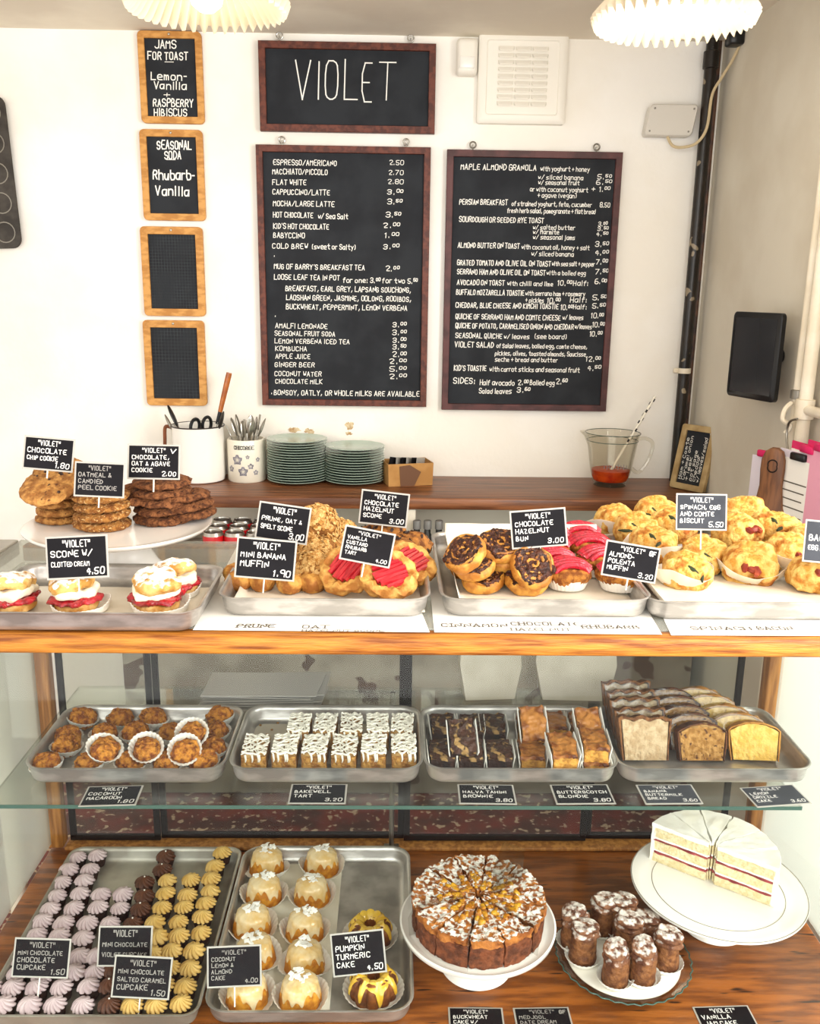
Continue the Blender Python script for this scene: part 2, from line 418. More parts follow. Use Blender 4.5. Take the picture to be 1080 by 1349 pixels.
# chipped paint above the plates
def chip(px, py, w, h, seed):
    p = at(px, py, y=WY); k = mpp(p); g = G(); n = 22; rr = random.Random(seed)
    poly = [(p.x+w*k/2*cos(2*pi*i/n)*rr.uniform(.45, 1.1), p.z+h*k/2*sin(2*pi*i/n)*rr.uniform(.4, 1.1)) for i in range(n)]
    g.loops([[(x, WY+.001, z) for x, z in poly], [(x, WY-.0006, z) for x, z in poly]]); return g
for i, a in enumerate(((388, 566, 20, 8, 3), (408, 568, 16, 9, 4), (460, 560, 13, 13, 5), (459, 571, 12, 6, 8))):
    struct('trim_%d' % (i+1), chip(*a), 'peel')

# ------------------------------------------------------------------ display case
ZT, ZM, ZB = 1.19, .907, .555
CXL, CXR, CYF, CYB = -.675, .752, 1.145, 1.61
case = thing('display_case', 'glass bakery display case with an orange wooden front rail', 'display case')
g = G(); g.box(((CXL+CXR)/2, CYF+.012, ZT-.0145), (CXR-CXL+.08, .03, .027), .004); g.obj('front_rail', 'rail_wood', case)
g = G(); g.box(((CXL+CXR)/2, CYB-.012, ZT-.02), (CXR-CXL, .026, .03), .003); g.obj('back_rail', 'post_wood', case)
g = G(); g.box(((CXL+CXR)/2, (CYF+CYB)/2+.012, ZT-.004), (CXR-CXL+.02, CYB-CYF-.03, .008), .001); g.obj('top_glass', 'top_glass', case, smooth=False)
g = G(); g.box((.012, 1.385, ZM-.003), (1.21, .406, .006), .0008); shg = g.obj('shelf_glass', 'shelf_glass', case, smooth=False)
g = G(); g.box((.012, 1.1815, ZM-.003), (1.21, .001, .0058)); g.obj('glass_edge', 'glass_edge', shg, smooth=False)
g = G(); g.box(((CXL+CXR)/2, 1.345, ZB-.015), (CXR-CXL, .56, .03), .002); g.obj('floor_board', 'board_wood', case)
g = G(); g.box(((CXL+CXR)/2, 1.345, .26), (CXR-CXL, .54, .52), .004); g.obj('plinth', 'board_wood', case)
for x in (CXL+.012, CXR-.012):
    g = G(); g.box((x, CYB-.015, (ZT+ZB)/2-.02), (.03, .03, ZT-ZB-.05), .002); g.obj('corner_post', 'post_wood', case)
    g = G(); g.box((x, CYF+.012, (ZT+ZB)/2-.02), (.012, .012, ZT-ZB-.03), .002); g.obj('corner_strip', 'dark_frame', case)
for x in (CXL+.002, CXR-.002):
    g = G(); g.box((x, (CYF+CYB)/2, (ZT+ZB)/2-.01), (.005, CYB-CYF-.06, ZT-ZB-.05)); g.obj('end_glass', 'end_pane', case, smooth=False)
# front pane leans out towards its foot
g = G(); g.loops([[(CXL, CYF-.004, ZT-.026), (CXR, CYF-.004, ZT-.026), (CXR, CYF+.001, ZT-.026), (CXL, CYF+.001, ZT-.026)],
                  [(CXL, 1.068, ZB), (CXR, 1.068, ZB), (CXR, 1.073, ZB), (CXL, 1.073, ZB)]]); g.obj('front_glass', 'pane', case, smooth=False)
g = G(); g.box(((CXL+CXR)/2, CYB-.012, ZB+.004), (CXR-CXL-.06, .04, .008), .002); g.obj('door_track', 'post_wood', case)
for i, (x0, x1, yy) in enumerate(((-.64, -.46, 0), (-.46, .03, .008), (.03, .40, 0), (.40, .69, .008))):
    d = G(); w = x1-x0; zc = (ZB+.008+ZT-.036)/2; hh = ZT-.036-ZB-.024
    for sx in (x0+.006, x1-.006): d.box((sx, CYB-.006+yy, zc), (.012, .008, hh), .001)
    d.box(((x0+x1)/2, CYB-.006+yy, ZB+.015), (w, .008, .012), .001); d.box(((x0+x1)/2, CYB-.006+yy, ZT-.045), (w, .008, .018), .001)
    dr = d.obj('sliding_door', 'dark_frame', case)
    d = G(); d.box(((x0+x1)/2, CYB-.006+yy, zc), (w-.02, .004, hh-.02)); d.obj('door_glass', 'shelf_glass', dr, smooth=False)
for x, yy in ((.005, 1.578),):
    g = G(); g.tube([(x, yy, ZB), (x, yy, ZM-.006)], .005, 8); g.box((x, yy, ZB+.006), (.03, .02, .012), .002); g.obj('shelf_support', 'dull_metal', case)

# side counter with the card terminal
sc = thing('side_counter', 'white boarded counter with a grey top at the end of the case', 'counter')
g = G(); g.box((-1.68, 1.42, .58), (.04, .36, 1.16), .004); g.obj('side_panel', 'white_board', sc)
g = G(); g.tube([(-.74, 1.57, .0), (-.74, 1.57, 1.162)], .018, 12); g.obj('leg', 'white_pipe', sc)
g = G(); g.box((-1.205, 1.43, 1.175), (1.03, .36, .03), .003); g.obj('worktop', 'counter_top', sc)
p = at(-5, 738, z=ZT); t = thing('card_terminal', 'black till stand at the edge of the counter beside the cookies', 'till', (min(p.x, -.735), max(p.y, 1.45), ZT+.0005))
g = G(); g.loops([[(x*s, y*s2+o, z) for x, y in rrect(.075, .11, .012)] for z, s, s2, o in ((0, 1, 1, 0), (.012, 1, 1, 0), (.02, .8, .5, .01), (.105, .75, .35, .03))]); g.obj('base', 'black_plastic', t)
g = G(); g.at((0, .02, .085), (radians(18), 0, 0)); g.box((0, 0, 0), (.085, .014, .10), .006); g.obj('back_panel', 'black_plastic', t)

# ------------------------------------------------------------------ staff side: back shelf, bench, lower shelf
ZS = at(600, 657, y=2.72).z
xs0 = at(214, 650, y=2.72).x; xs1 = XR-.002
g = G(); g.box(((xs0+xs1)/2, (2.72+WY)/2-.001, ZS-.018), (xs1-xs0, WY-2.722, .036), .003)
tag(g.obj('back_shelf', 'shelf_wood'), 'long brown wooden shelf along the white back wall below the menus', 'shelf')
bench = thing('back_bench', 'pale painted bench with an open shelf below the brown wooden shelf', 'bench')
g = G(); g.box((.06, 2.84, .79), (1.86, .40, .03), .003); g.obj('worktop', 'bench_paint', bench)
g = G(); g.box((.06, 2.84, .39), (1.84, .3, .77), .003); g.obj('body', 'bench_paint', bench)
g = G(); g.box((.06, WY-.015, .892), (1.84, .02, .17), .002); g.obj('backsplash', 'ceramic_cream', bench)
for x in (-.845, .06, .9):
    g = G(); g.box((x, 2.87, .891), (.03, .28, .172), .002); g.obj('divider', 'plaster_shade', bench)

# ------------------------------------------------------------------ wall boards
FY = WY-.004
def rect_at(c, y):
    tl, tr, br, bl = [at(*p, y=y) for p in c]
    x0, x1, z0, z1 = (tl.x+bl.x)/2, (tr.x+br.x)/2, (bl.z+br.z)/2, (tl.z+tr.z)/2
    return (x0+x1)/2, (z0+z1)/2, x1-x0, z1-z0
def frame4(g, w, h, b, d0, d1, rr=0):
    """a picture frame, local x z, from y=d1 (back) to d0 (front)"""
    if rr:
        o = rrect(w, h, rr, 5); i = rrect(w-2*b, h-2*b, .001, 5)
    else:
        o = [(w/2, h/2), (-w/2, h/2), (-w/2, -h/2), (w/2, -h/2)]; i = [(w/2-b, h/2-b), (-w/2+b, h/2-b), (-w/2+b, -h/2+b), (w/2-b, -h/2+b)]
    e = .0012; n = len(o)
    sh = lambda L, k: [(x*(1-2*k/w), z*(1-2*k/h)) for x, z in L]
    ls = [[(x, d1, z) for x, z in o], [(x, d0+e, z) for x, z in o], [(x, d0, z) for x, z in sh(o, e)], [(x, d0, z) for x, z in sh(i, -e)], [(x, d0+e, z) for x, z in i], [(x, d1, z) for x, z in i]]
    g.loops(ls+[ls[0]], False, False); return g
def board(name, label, cat, corners, fr, frm, bdm, lines, group=None, rr=0, thick=.022, hooks=(), eye='metal', grid=0, nail=False, th=.15):
    cx, cz, w, h = rect_at(corners, FY-thick)
    t = thing(name, label, cat, (cx, FY-thick/2, cz), (0, 0, 0), group)
    frame4(G(), w, h, fr, -thick/2, thick/2, rr).obj('frame', frm, t, smooth=False)
    g = G(); g.box((0, .003, 0), (w-2*fr+.002, .006, h-2*fr+.002)); g.obj('panel', bdm, t, smooth=False)
    ys = -.0004
    if grid:
        g = G(); iw, ih = w-2*fr-.004, h-2*fr-.004; n = 0
        for k in range(1, grid): g.box((-iw/2+iw*k/grid, ys, 0), (.0006, .0003, ih))
        m = int(grid*ih/iw)
        for k in range(1, m): g.box((0, ys, -ih/2+ih*k/m), (iw, .0003, .0006))
        g.obj('ruled_grid', 'grid_line', t, smooth=False)
    if lines:
        g = G(); Y = FY-thick/2
        for x0, yb, x1, hp, s in lines:
            a = at(x0, yb, y=Y); b = at(x1, yb, y=Y); k = mpp(a)
            ink(g, s, a.x-cx, a.z-cz, hp*k*(.88 if hp < 8.5 else 1), abs(b.x-a.x), th, ys)
        g.obj('chalk_writing', 'chalk', t, smooth=False)
    for hx, hy in hooks:
        p = at(hx, hy, y=FY-thick/2); x, z = p.x-cx, h/2
        g = G(); r = .0095; g.tube([(x+r*cos(a), 0, z+.006+r+r*sin(a)) for a in [2*pi*i/20 for i in range(20)]], .0024, 8, True)
        g.tube([(x, 0, z-.002), (x, 0, z+.008)], .002, 8); g.tube([(x, .0, z+.006+r), (x, .016, z+.006+r)], .0022, 8)
        g.obj('hanging_ring', eye, t)
    if nail:
        g = G(); g.at((0, -thick/2-.001, h/2-fr*.45), (pi/2, 0, 0)); g.lathe([(.004, -.004), (.0042, .0), (.003, .002), (.0008, .0026)], 12); g.obj('nail', 'metal', t)
    return t
CH = 8
drinks = [(360, 217, 443, 7, 'ESPRESSO/AMERICANO'), (513, 217, 531, 6, '2.50'), (359, 229, 431, 7, 'MACCHIATO/PICCOLO'), (512, 230, 531, 6, '2.70'),
 (359, 243, 403, 7, 'FLAT WHITE'), (511, 242, 531, 6, '2.80'), (359, 256, 434, 7, 'CAPPUCCINO/LATTE'), (510, 256, 530, 7, '3.^00'),
 (360, 271, 440, 7, 'MOCHA/LARGE LATTE'), (510, 269, 529, 7, '3.^50'), (360, 286, 412, 7, 'HOT CHOCOLATE'), (419, 288, 458, 7, 'w/ Sea Salt'), (508, 286, 527, 7, '3.^50'),
 (360, 301, 433, 7, "KID'S HOT CHOCOLATE"), (505, 300, 525, 7, '2.^00'), (360, 313, 401, 7, 'BABYCCINO'), (506, 313, 524, 7, '1.^00'),
 (359, 327, 405, 7, 'COLD BREW'), (411, 328, 468, 7, '(sweet or Salty)'), (505, 328, 524, 7, '3.^00'), (360, 338, 362, 7, '.'),
 (361, 354, 480, 7, "MUG OF BARRY'S BREAKFAST TEA"), (508, 357, 525, 7, '2.^00'), (361, 368, 447, 7, 'LOOSE LEAF TEA IN POT'), (452, 372, 549, 7, 'for one: 3.^00 for two 5.^50'),
 (376, 383, 541, 7, 'BREAKFAST, EARL GREY, LAPSANG SOUCHONG,'), (377, 395, 541, 7, 'LAOSHAN GREEN, JASMINE, OOLONG, ROOIBOS,'), (377, 407, 536, 7, 'BUCKWHEAT, PEPPERMINT, LEMON VERBENA'), (362, 417, 364, 7, '.'),
 (363, 432, 431, 6.5, 'AMALFI LEMONADE'), (362, 442, 441, 6.5, 'SEASONAL FRUIT SODA'), (362, 452, 460, 6.5, 'LEMON VERBENA ICED TEA'), (363, 462, 404, 6.5, 'KOMBUCHA'),
 (363, 472, 408, 6.5, 'APPLE JUICE'), (362, 483, 414, 6.5, 'GINGER BEER'), (362, 495, 423, 6.5, 'COCONUT WATER'), (363, 505, 424, 6.5, 'CHOCOLATE MILK'),
 (361, 520, 552, 7, 'BONSOY, OATLY, OR WHOLE MILKS ARE AVAILABLE'), (357, 519, 359, 7, '.')]
for y, s in zip((431, 441, 451, 460, 470, 479, 489, 499), ('3.^00', '3.^00', '3.^00', '3.^50', '2.^00', '2.^00', '5.^00', '2.^00')):
    drinks.append((517 if y < 475 else 513, y, 534, 7, s))
food = [(607, 223, 706, 7.5, 'MAPLE ALMOND GRANOLA'), (712, 225, 776, 6, 'with yoghurt + honey'), (709, 236, 768, 6, 'w/ sliced banana'), (787, 236, 804, 6.5, '5.^50'),
 (709, 243, 763, 6, 'w/ seasonal fruit'), (785, 243, 804, 6.5, '6.^50'), (698, 252, 774, 6, 'or with coconut yoghurt'), (779, 252, 802, 6.5, '+ 1.^00'), (708, 260, 759, 6, '+ agave (vegan)'),
 (605, 269, 668, 7, 'PERSIAN BREAKFAST'), (674, 271, 779, 6, 'of strained yoghurt, feta, cucumber'), (790, 273, 803, 6.5, '8.50'), (668, 280, 784, 6, 'fresh herb salad, pomegranate + flat bread'),
 (605, 292, 716, 7, 'SOURDOUGH OR SEEDED RYE TOAST'), (702, 302, 757, 6, 'w/ salted butter'), (788, 298, 799, 6, '3.^00'), (702, 308, 736, 6, 'w/ Marmite'), (787, 304, 800, 6, '3.^50'),
 (702, 315, 757, 6, 'w/ seasonal jams'), (785, 311, 800, 6, '4.^50'), (603, 326, 684, 7, 'ALMOND BUTTER ON TOAST'), (687, 328, 776, 6, 'with coconut oil, honey + salt'), (784, 325, 800, 7, '3.^50'),
 (700, 337, 755, 6, 'w/ sliced banana'), (783, 336, 800, 7, '4.^00'), (602, 349, 725, 7, 'GRATED TOMATO AND OLIVE OIL ON TOAST'), (727, 350, 783, 6, 'with sea salt + pepper'), (785, 348, 799, 7, '7.^00'),
 (602, 361, 718, 7, 'SERRANO HAM AND OLIVE OIL ON TOAST'), (720, 362, 771, 6, 'with a boiled egg'), (784, 361, 800, 7, '7.^50'), (602, 375, 664, 7, 'AVOCADO ON TOAST'), (668, 376, 728, 6, 'with chilli and lime'),
 (734, 376, 752, 7, '10.^00'), (755, 376, 774, 7, 'Half:'), (783, 374, 798, 7, '6.^00'), (601, 388, 690, 7, 'BUFFALO MOZZARELLA TOASTIE'), (692, 389, 770, 6, 'with serrano ham + rosemary'),
 (692, 398, 716, 6, '+ pickles'), (720, 399, 737, 7, '10.^00'), (751, 398, 772, 7, 'Half:'), (780, 395, 798, 7, '5.^50'), (600, 405, 735, 7, 'CHEDDAR, BLUE CHEESE AND KIMCHI TOASTIE'), (738, 408, 753, 7, '10.^00'), (755, 407, 772, 6.5, 'Half:'), (780, 406, 796, 7, '5.^50'),
 (600, 420, 738, 7, 'QUICHE OF SERRANO HAM AND COMTE CHEESE'), (741, 421, 768, 6.5, 'w/ leaves'), (778, 419, 794, 7, '10.^00'), (600, 432, 755, 7, 'QUICHE OF POTATO, CARAMELISED ONION AND CHEDDAR'), (757, 433, 779, 6.5, 'w/leaves'), (780, 431, 795, 7, '10.^00'),
 (600, 445, 661, 7, 'SEASONAL QUICHE'), (664, 446, 697, 6.5, 'w/ leaves'), (704, 446, 746, 6.5, '(see board)'), (776, 443, 792, 7, '10.^00'), (599, 457, 650, 7.5, 'VIOLET SALAD'), (654, 458, 773, 6, 'of Salad leaves, boiled egg, comte cheese,'),
 (652, 468, 771, 6, 'pickles, olives, toasted almonds, Saucisse'), (652, 476, 734, 6, 'seche + bread and butter'), (771, 476, 790, 7, '12.^00'), (598, 488, 640, 7.5, "KID'S TOASTIE"), (645, 489, 763, 6.5, 'with carrot sticks and seasonal fruit'), (773, 488, 790, 7, '4.^50'),
 (597, 505, 625, 8, 'SIDES:'), (632, 507, 677, 7, 'Half avocado'), (682, 507, 695, 7.5, '2.^00'), (698, 507, 730, 7, 'Boiled egg'), (732, 506, 746, 7.5, '2.^60'), (631, 518, 673, 7, 'Salad leaves'), (681, 517, 697, 7.5, '3.^60')]
board('name_board', 'small wide chalkboard in a brown frame above the drinks menu', 'chalkboard', ((339, 53), (574, 57), (573, 176), (343, 172)), .021, 'menu_frame', 'slate_board',
      [(389, 131, 409, 48, 'V'), (417, 131, 421, 48, 'I'), (429, 132, 446, 48, 'O'), (454, 133, 471, 48, 'L'), (476, 134, 488, 46, 'E'), (499, 132, 519, 43, 'T')], hooks=((368, 45), (541, 49)), th=.034)
board('drinks_menu', 'tall brown-framed chalkboard listing coffees, teas and cold drinks', 'menu board', ((337, 190), (567, 194), (562, 536), (345, 534)), .021, 'menu_frame', 'slate_board', drinks, hooks=((371, 181), (535, 184)), th=.145)
board('food_menu', 'tall brown-framed chalkboard listing breakfasts, toasties, quiches and salads', 'menu board', ((590, 196), (820, 201), (799, 542), (581, 540)), .021, 'menu_frame_dark', 'slate_board', food, hooks=((623, 187), (786, 192)), eye='dull_metal', th=.15)
SL = 'small slates in a column on the white wall'
board('writing_slate', 'top wooden-framed slate listing jams for toast', 'slate', ((181, 38), (266, 43), (268, 165), (185, 160)), .0205, 'slate_frame', 'slate_board',
      [(204, 63, 231, 9, 'JAMS'), (195, 78, 247, 9, 'FOR TOAST'), (217, 84, 229, 6, '-'), (199, 105, 245, 9, 'Lemon-'), (203, 117, 245, 8.6, 'Vanilla'), (216, 128, 224, 7, '+'), (202, 140, 254, 9, 'RASPBERRY'), (203, 152.5, 246, 8.6, 'HIBISCUS')], SL, .014, .014, nail=True, th=.15)
board('writing_slate', 'second wooden-framed slate announcing the seasonal soda', 'slate', ((185, 169), (268, 172), (269, 292), (187, 289)), .0215, 'slate_frame', 'slate_board',
      [(207, 196, 252, 10, 'SEASONAL'), (217, 209, 238, 9, 'SODA'), (220, 213, 231, 6, '-'), (202, 236, 256, 11, 'Rhubarb-'), (205, 257, 249, 11, 'Vanilla')], SL, .014, .014, nail=True, th=.15)
board('writing_slate', 'third slate down, blank with faint smudged grid lines', 'slate', ((185, 298), (267, 299), (270, 417), (189, 416)), .024, 'slate_frame', 'slate_board', None, SL, .014, .014, grid=16, nail=True)
board('writing_slate', 'lowest slate of the column, blank with a clear ruled grid', 'slate', ((190, 421), (270, 423), (271, 536), (191, 533)), .024, 'slate_frame', 'slate_board', None, SL, .014, .014, grid=14, nail=True)

# ------------------------------------------------------------------ wall fittings
cx, cz, w, h = rect_at(((631, 40), (750, 41), (744, 164), (629, 161)), WY-.03)
t = thing('air_vent', 'square cream louvred air vent above the food menu', 'vent', (cx, WY, cz))
g = G(); g.loops([[(x, y, z) for x, z in rrect(w-i, h-i, .008)] for y, i in ((-.0005, 0), (-.022, 0), (-.028, .014), (-.028, .05), (-.024, .056))], cap0=True, cap1=True); g.obj('cover', 'white_plastic', t)
g = G()
for r_ in range(9):
    for c_ in range(3):
        x = (-.0555+c_*.0555)*w/.29; z = h/2-.052-r_*(h-.10)/8.4; lw = .052*w/.29
        g.at((x, -.0245, z)); g.loops([[(-lw/2, 0, .0), (lw/2, 0, .0), (lw/2, -.001, .009), (-lw/2, -.001, .009)], [(-lw/2+.004, -.010, -.006), (lw/2-.004, -.010, -.006), (lw/2-.004, -.009, -.002), (-lw/2+.004, -.009, -.002)]])
g.obj('louvres', 'white_plastic', t, smooth=False)
cx, cz, w, h = rect_at(((602, 48), (630, 49), (629, 98), (602, 97)), WY-.05)
t = thing('motion_sensor', 'small white alarm sensor on the wall beside the air vent', 'sensor', (cx, WY, cz))
g = G(); g.loops([[(x, y, z) for x, z in rrect(w-i, h-i, .012)] for y, i in ((-.0005, .006), (-.012, 0), (-.034, .0), (-.044, .012), (-.047, .03))]); g.obj('housing', 'white_plastic', t)
g = G(); g.box((0, -.046, -.018), (w*.7, .006, h*.33), .002); g.obj('lens', 'enamel', t)
cx, cz, w, h = rect_at(((858, 137), (920, 137), (914, 180), (850, 176)), WY-.06)
t = thing('junction_box', 'pale plastic junction box with a cable, high near the black pipe', 'junction box', (cx, WY, cz), (0, 0, 0))
sk = .010
g = G(); g.loops([[(x+z*.12, y-z*.15, z) for x, z in rrect(w-i, h-i, .012)] for y, i in ((-.012, 0), (-.05, 0), (-.054, .006))]); g.obj('lid', 'box_plastic', t, smooth=False)
g = G(); g.box((0, -.012, 0), (w*.7, .023, h*.6), .003); g.obj('mount', 'white_plastic', t)
g = G()
for sx, sz in ((-1, 1), (1, 1), (-1, -1), (1, -1)):
    g.at((sx*(w/2-.014)+sz*h*.05, -.055-sz*h*.065, sz*(h/2-.013)), (pi/2, 0, 0)); g.lathe([(.003, -.004), (.003, .001), (.001, .0016)], 10)
g.obj('screws', 'dull_metal', t)
P = [at(*q, y=yy) for *q, yy in ((879, 180, WY-.04), (886, 192, WY-.05), (900, 194, WY-.06), (918, 188, WY-.07), (931, 168, WY-.085), (938, 125, WY-.085), (950, 103, WY-.09), (963, 82, WY-.12), (974, 60, WY-.15))]
def smooth_path(P, k=6):
    out = []; P = [Vector(p) for p in P]
    for i in range(len(P)-1):
        a, b, c, d = P[max(i-1, 0)], P[i], P[i+1], P[min(i+2, len(P)-1)]
        for j in range(k):
            u = j/k; out.append(.5*((2*b)+(c-a)*u+(2*a-5*b+4*c-d)*u*u+(3*b-a-3*c+d)*u**3))
    return out+[P[-1]]
tag(G().tube(smooth_path(P), .0045, 8).obj('cable', 'cable'), 'beige cable looping from the junction box across the black pipe', 'cable')
p = at(976, 50, y=WY-.16)
tag(G().box((XR-.022, WY-.16, p.z), (.044, .05, .045), .006).obj('cable_clamp', 'black_plastic'), 'small black clamp under the ceiling where the beige cable ends', 'clamp')
# black pipe in the corner
a, b = at(943, 50, y=2.945), at(905, 562, y=2.945)
t = thing('drain_pipe', 'tall black drain pipe with chipped paint in the corner', 'pipe', (XR-.052, WY-.05, 0))
zb_, zt_ = ZS+.0005, CZ
g = G(); g.tube([(0, 0, zb_), (0, 0, zt_-.10), (0, 0, zt_-.005)], .0185, 14); g.obj('pipe', 'black_pipe', t)
g = G(); g.tube([(.029, .018, zb_), (.029, .018, zt_-.005)], .007, 8); g.obj('side_pipe', 'brown_pipe', t)
g = G(); z = at(912, 492, y=2.92).z; g.lathe([(.0187, z-.009), (.022, z-.008), (.022, z+.008), (.0187, z+.009)], 16); g.box((-.028, 0, z), (.016, .012, .016), .003); g.obj('bracket', 'white_pipe', t)
g = G(); z = zt_-.06; g.lathe([(.0187, z-.03), (.024, z-.028), (.024, z+.02), (.0187, z+.022)], 16); g.obj('collar', 'black_pipe', t)
# white pipes
for (px, py), r, lab in (((1056, 480), .0125, 'slimmer white pipe against the side wall, carrying the hook'), ((1067, 480), .0165, 'thicker white pipe against the side wall, joined by a cross pipe')):
    p = at(px, py, x=XR-.03)
    t = thing('water_pipe', lab, 'pipe', (XR-.03, p.y, 0), group='white pipes on the side wall')
    g = G(); g.tube([(0, 0, .3), (0, 0, CZ-.005)], r, 14); g.obj('pipe', 'white_pipe', t)
    if 'slim' in lab:
        z = at(1053, 520, x=XR-.03).z; g = G(); g.lathe([(r, z-.012), (r+.006, z-.01), (r+.006, z+.01), (r, z+.012)], 14); g.obj('collar', 'dull_metal', t)
        g = G(); g.tube(smooth_path([(-.018, -.01, z-.02), (-.035, -.015, z-.035), (-.04, -.02, z-.06), (-.02, -.02, z-.075), (-.03, -.02, z-.095)]), .006, 8); g.obj('hook', 'white_pipe', t)
    else:
        z = at(1070, 542, x=XR-.03).z; g = G(); g.tube([(0, 0, z), (-.0, -.25, z)], .0125, 12); g.lathe([(r, z-.025), (r+.006, z-.023), (r+.006, z+.023), (r, z+.025)], 14); g.obj('cross_pipe', 'white_pipe', t)
P = [at(*q, x=XR-.06) for q in ((1050, 552), (1040, 556), (1036, 572), (1038, 600))]
tag(G().tube(smooth_path(P), .003, 8).obj('wire_hook', 'dull_metal'), 'bent grey wire hook hanging from the slim white pipe', 'hook')
# tablet on a bracket
c = at(995, 469, x=XR-.075)
t = thing('tablet', 'black wall-mounted tablet angled out from the side wall', 'tablet', c, (0, 0, radians(-73)))
tw, th_ = .19, .225
g = G(); g.loops([[(x, y, z) for x, z in rrect(tw-i, th_-i, .012)] for y, i in ((.008, .004), (.006, 0), (-.006, 0), (-.008, .004))]); g.obj('case', 'black_plastic', t)
g = G(); g.box((0, -.0085, 0), (tw-.03, .001, th_-.03)); g.obj('screen', 'screen', t, smooth=False)
g = G(); g.tube([(.0, .008, 0), (.012, .072, 0)], .018, 12); g.obj('mount', 'black_plastic', t)
# muffin tin hanging at the picture's edge
c = at(17, 230, y=WY-.03); k = mpp(c); w, h = .27, 190*k
t = thing('muffin_tin', 'dark metal muffin tin hanging on the white wall beside the slates', 'baking tin', (c.x-w/2, WY-.003, c.z), (0, radians(-2), 0))
g = G(); g.loops([[(x, y, z) for x, z in rrect(w-i, h-i, .03)] for y, i in ((-.016, .004), (-.018, 0), (-.022, 0), (-.024, .003))]); g.obj('sheet', 'tin_dark', t)
for ix in range(3):
    for iz in range(5):
        g = G(); g.at((w/2-.048-ix*.08, -.024, -h/2+.05+iz*(h-.1)/4), (pi/2, 0, 0)); rr_ = .03
        g.lathe([(rr_+.002, 0), (rr_+.003, .002), (rr_, .002), (rr_-.008, -.016), (.002, -.016)], 20, cap0=False); g.obj('cup', 'dull_metal', t)
# small leaning slate at the end of the shelf
pa = at(882, 641, z=ZS); pb = at(931, 650, z=ZS)
pb.x = min(pb.x, XR-.02); ang = atan2(pb.y-pa.y, pb.x-pa.x)
t = thing('menu_slate', 'small framed slate with slanting chalk lines leaning at the shelf end', 'slate', (pa+pb)/2+Vector((0, -.01, .0015)), (radians(-13), 0, ang))
w, h = max(.13, (pb-pa).length), .215
g = G(); g.at((0, 0, h/2)); frame4(g, w, h, .02, -.007, .007, .008); g.obj('frame', 'old_frame', t, smooth=False)
g = G(); g.box((0, .002, h/2), (w-.036, .005, h-.036)); g.obj('panel', 'slate_board', t, smooth=False)
g = G(); g.at((0, 0, h/2), (0, radians(-90), 0))
for i, s in enumerate(('Ham + Comte', 'Caramel onion', '+ leek', 'pot sage', 'cheddar', 'w/ leaves/salad')): ink(g, s, -.075, (w/2-.034)-i*(w-.06)/5.2, .0105, min(.145, .0125*len(s)), .13, -.0012)
g.obj('chalk_writing', 'chalk', t, smooth=False)

# clipboards, papers and the paddle board on the side wall
def on_wall(px, py, off=.02): return at(px, py, x=XR-off)
p = on_wall(1021, 640, .10)
t = thing('paddle_board', 'brown wooden paddle board with a hole in its handle, against the side wall', 'paddle', (XR-.11, p.y, p.z), (0, 0, radians(-35)))
prof = []
for z, hw in ((-.30, .085), (-.24, .10), (-.16, .095), (-.10, .06), (-.05, .033), (0, .026), (.04, .028), (.065, .027), (.085, .02), (.093, .008)):
    prof.append((hw, z))
poly = [(x, z) for x, z in prof]+[(-x, z) for x, z in reversed(prof)]
g = G(); g.at((0, 0, 0), (pi/2, 0, 0)); g.loops([[(x*(1-i), z, y) for x, z in poly] for y, i in ((-.010, .12), (-.007, 0), (.007, 0), (.010, .12))]); g.obj('blade', 'handle_wood', t, auto=60)
g = G(); g.at((0, -.0085, .05), (pi/2, 0, 0)); g.lathe([(.011, -.003), (.011, .0028), (.009, .003), (.0085, -.001)], 18, fun=lambda a, r, z, k: (r*(1+.5*abs(sin(a))), z)); g.obj('hole', 'dark_frame', t)
for i, (px, py, w, h, m, cm, lab) in enumerate(((1004, 652, .10, .24, 'lilac_paper', 'pink', 'lilac sheet with a pink tab behind the wooden paddle'),
                                            (1046, 665, .15, .25, 'paper', 'black_plastic', 'white printed sheets on a clip beside the wooden paddle'),
                                            (1058, 656, .15, .25, 'paper', 'pink', 'pink-edged clipboard hanging by the white pipes'),
                                            (1076, 662, .13, .27, 'pale_pink', 'pink', 'pale pink clipboard hanging at the picture edge'))):
    off = (.05, .075, .065, .06)[i]; p = on_wall(px, py, off)
    t = thing('clipboard', lab, 'clipboard', (XR-off, p.y, p.z), (0, 0, radians((-62, -76, -82, -82)[i])), 'papers hanging on the side wall')
    if i: g = G(); g.box((0, .004, 0), (w, .004, h), .001); g.obj('backing', 'pink' if i > 1 else 'lilac_paper', t, smooth=False)
    g = G(); g.box((0, 0, -.008), (w-.012, .003, h-.02), .0006); s_ = g.obj('sheet', m, t, smooth=False)
    if i == 1:
        g = G()
        for k in range(7): g.box((-.01, -.0017, .05-k*.02), (.09-.01*(k % 3), .0004, .003))
        g.obj('print', 'paper_ink', s_, smooth=False)
    g = G(); g.box((0, -.004, h/2-.01), (.05, .012, .018), .003); g.obj('clip', cm, t)

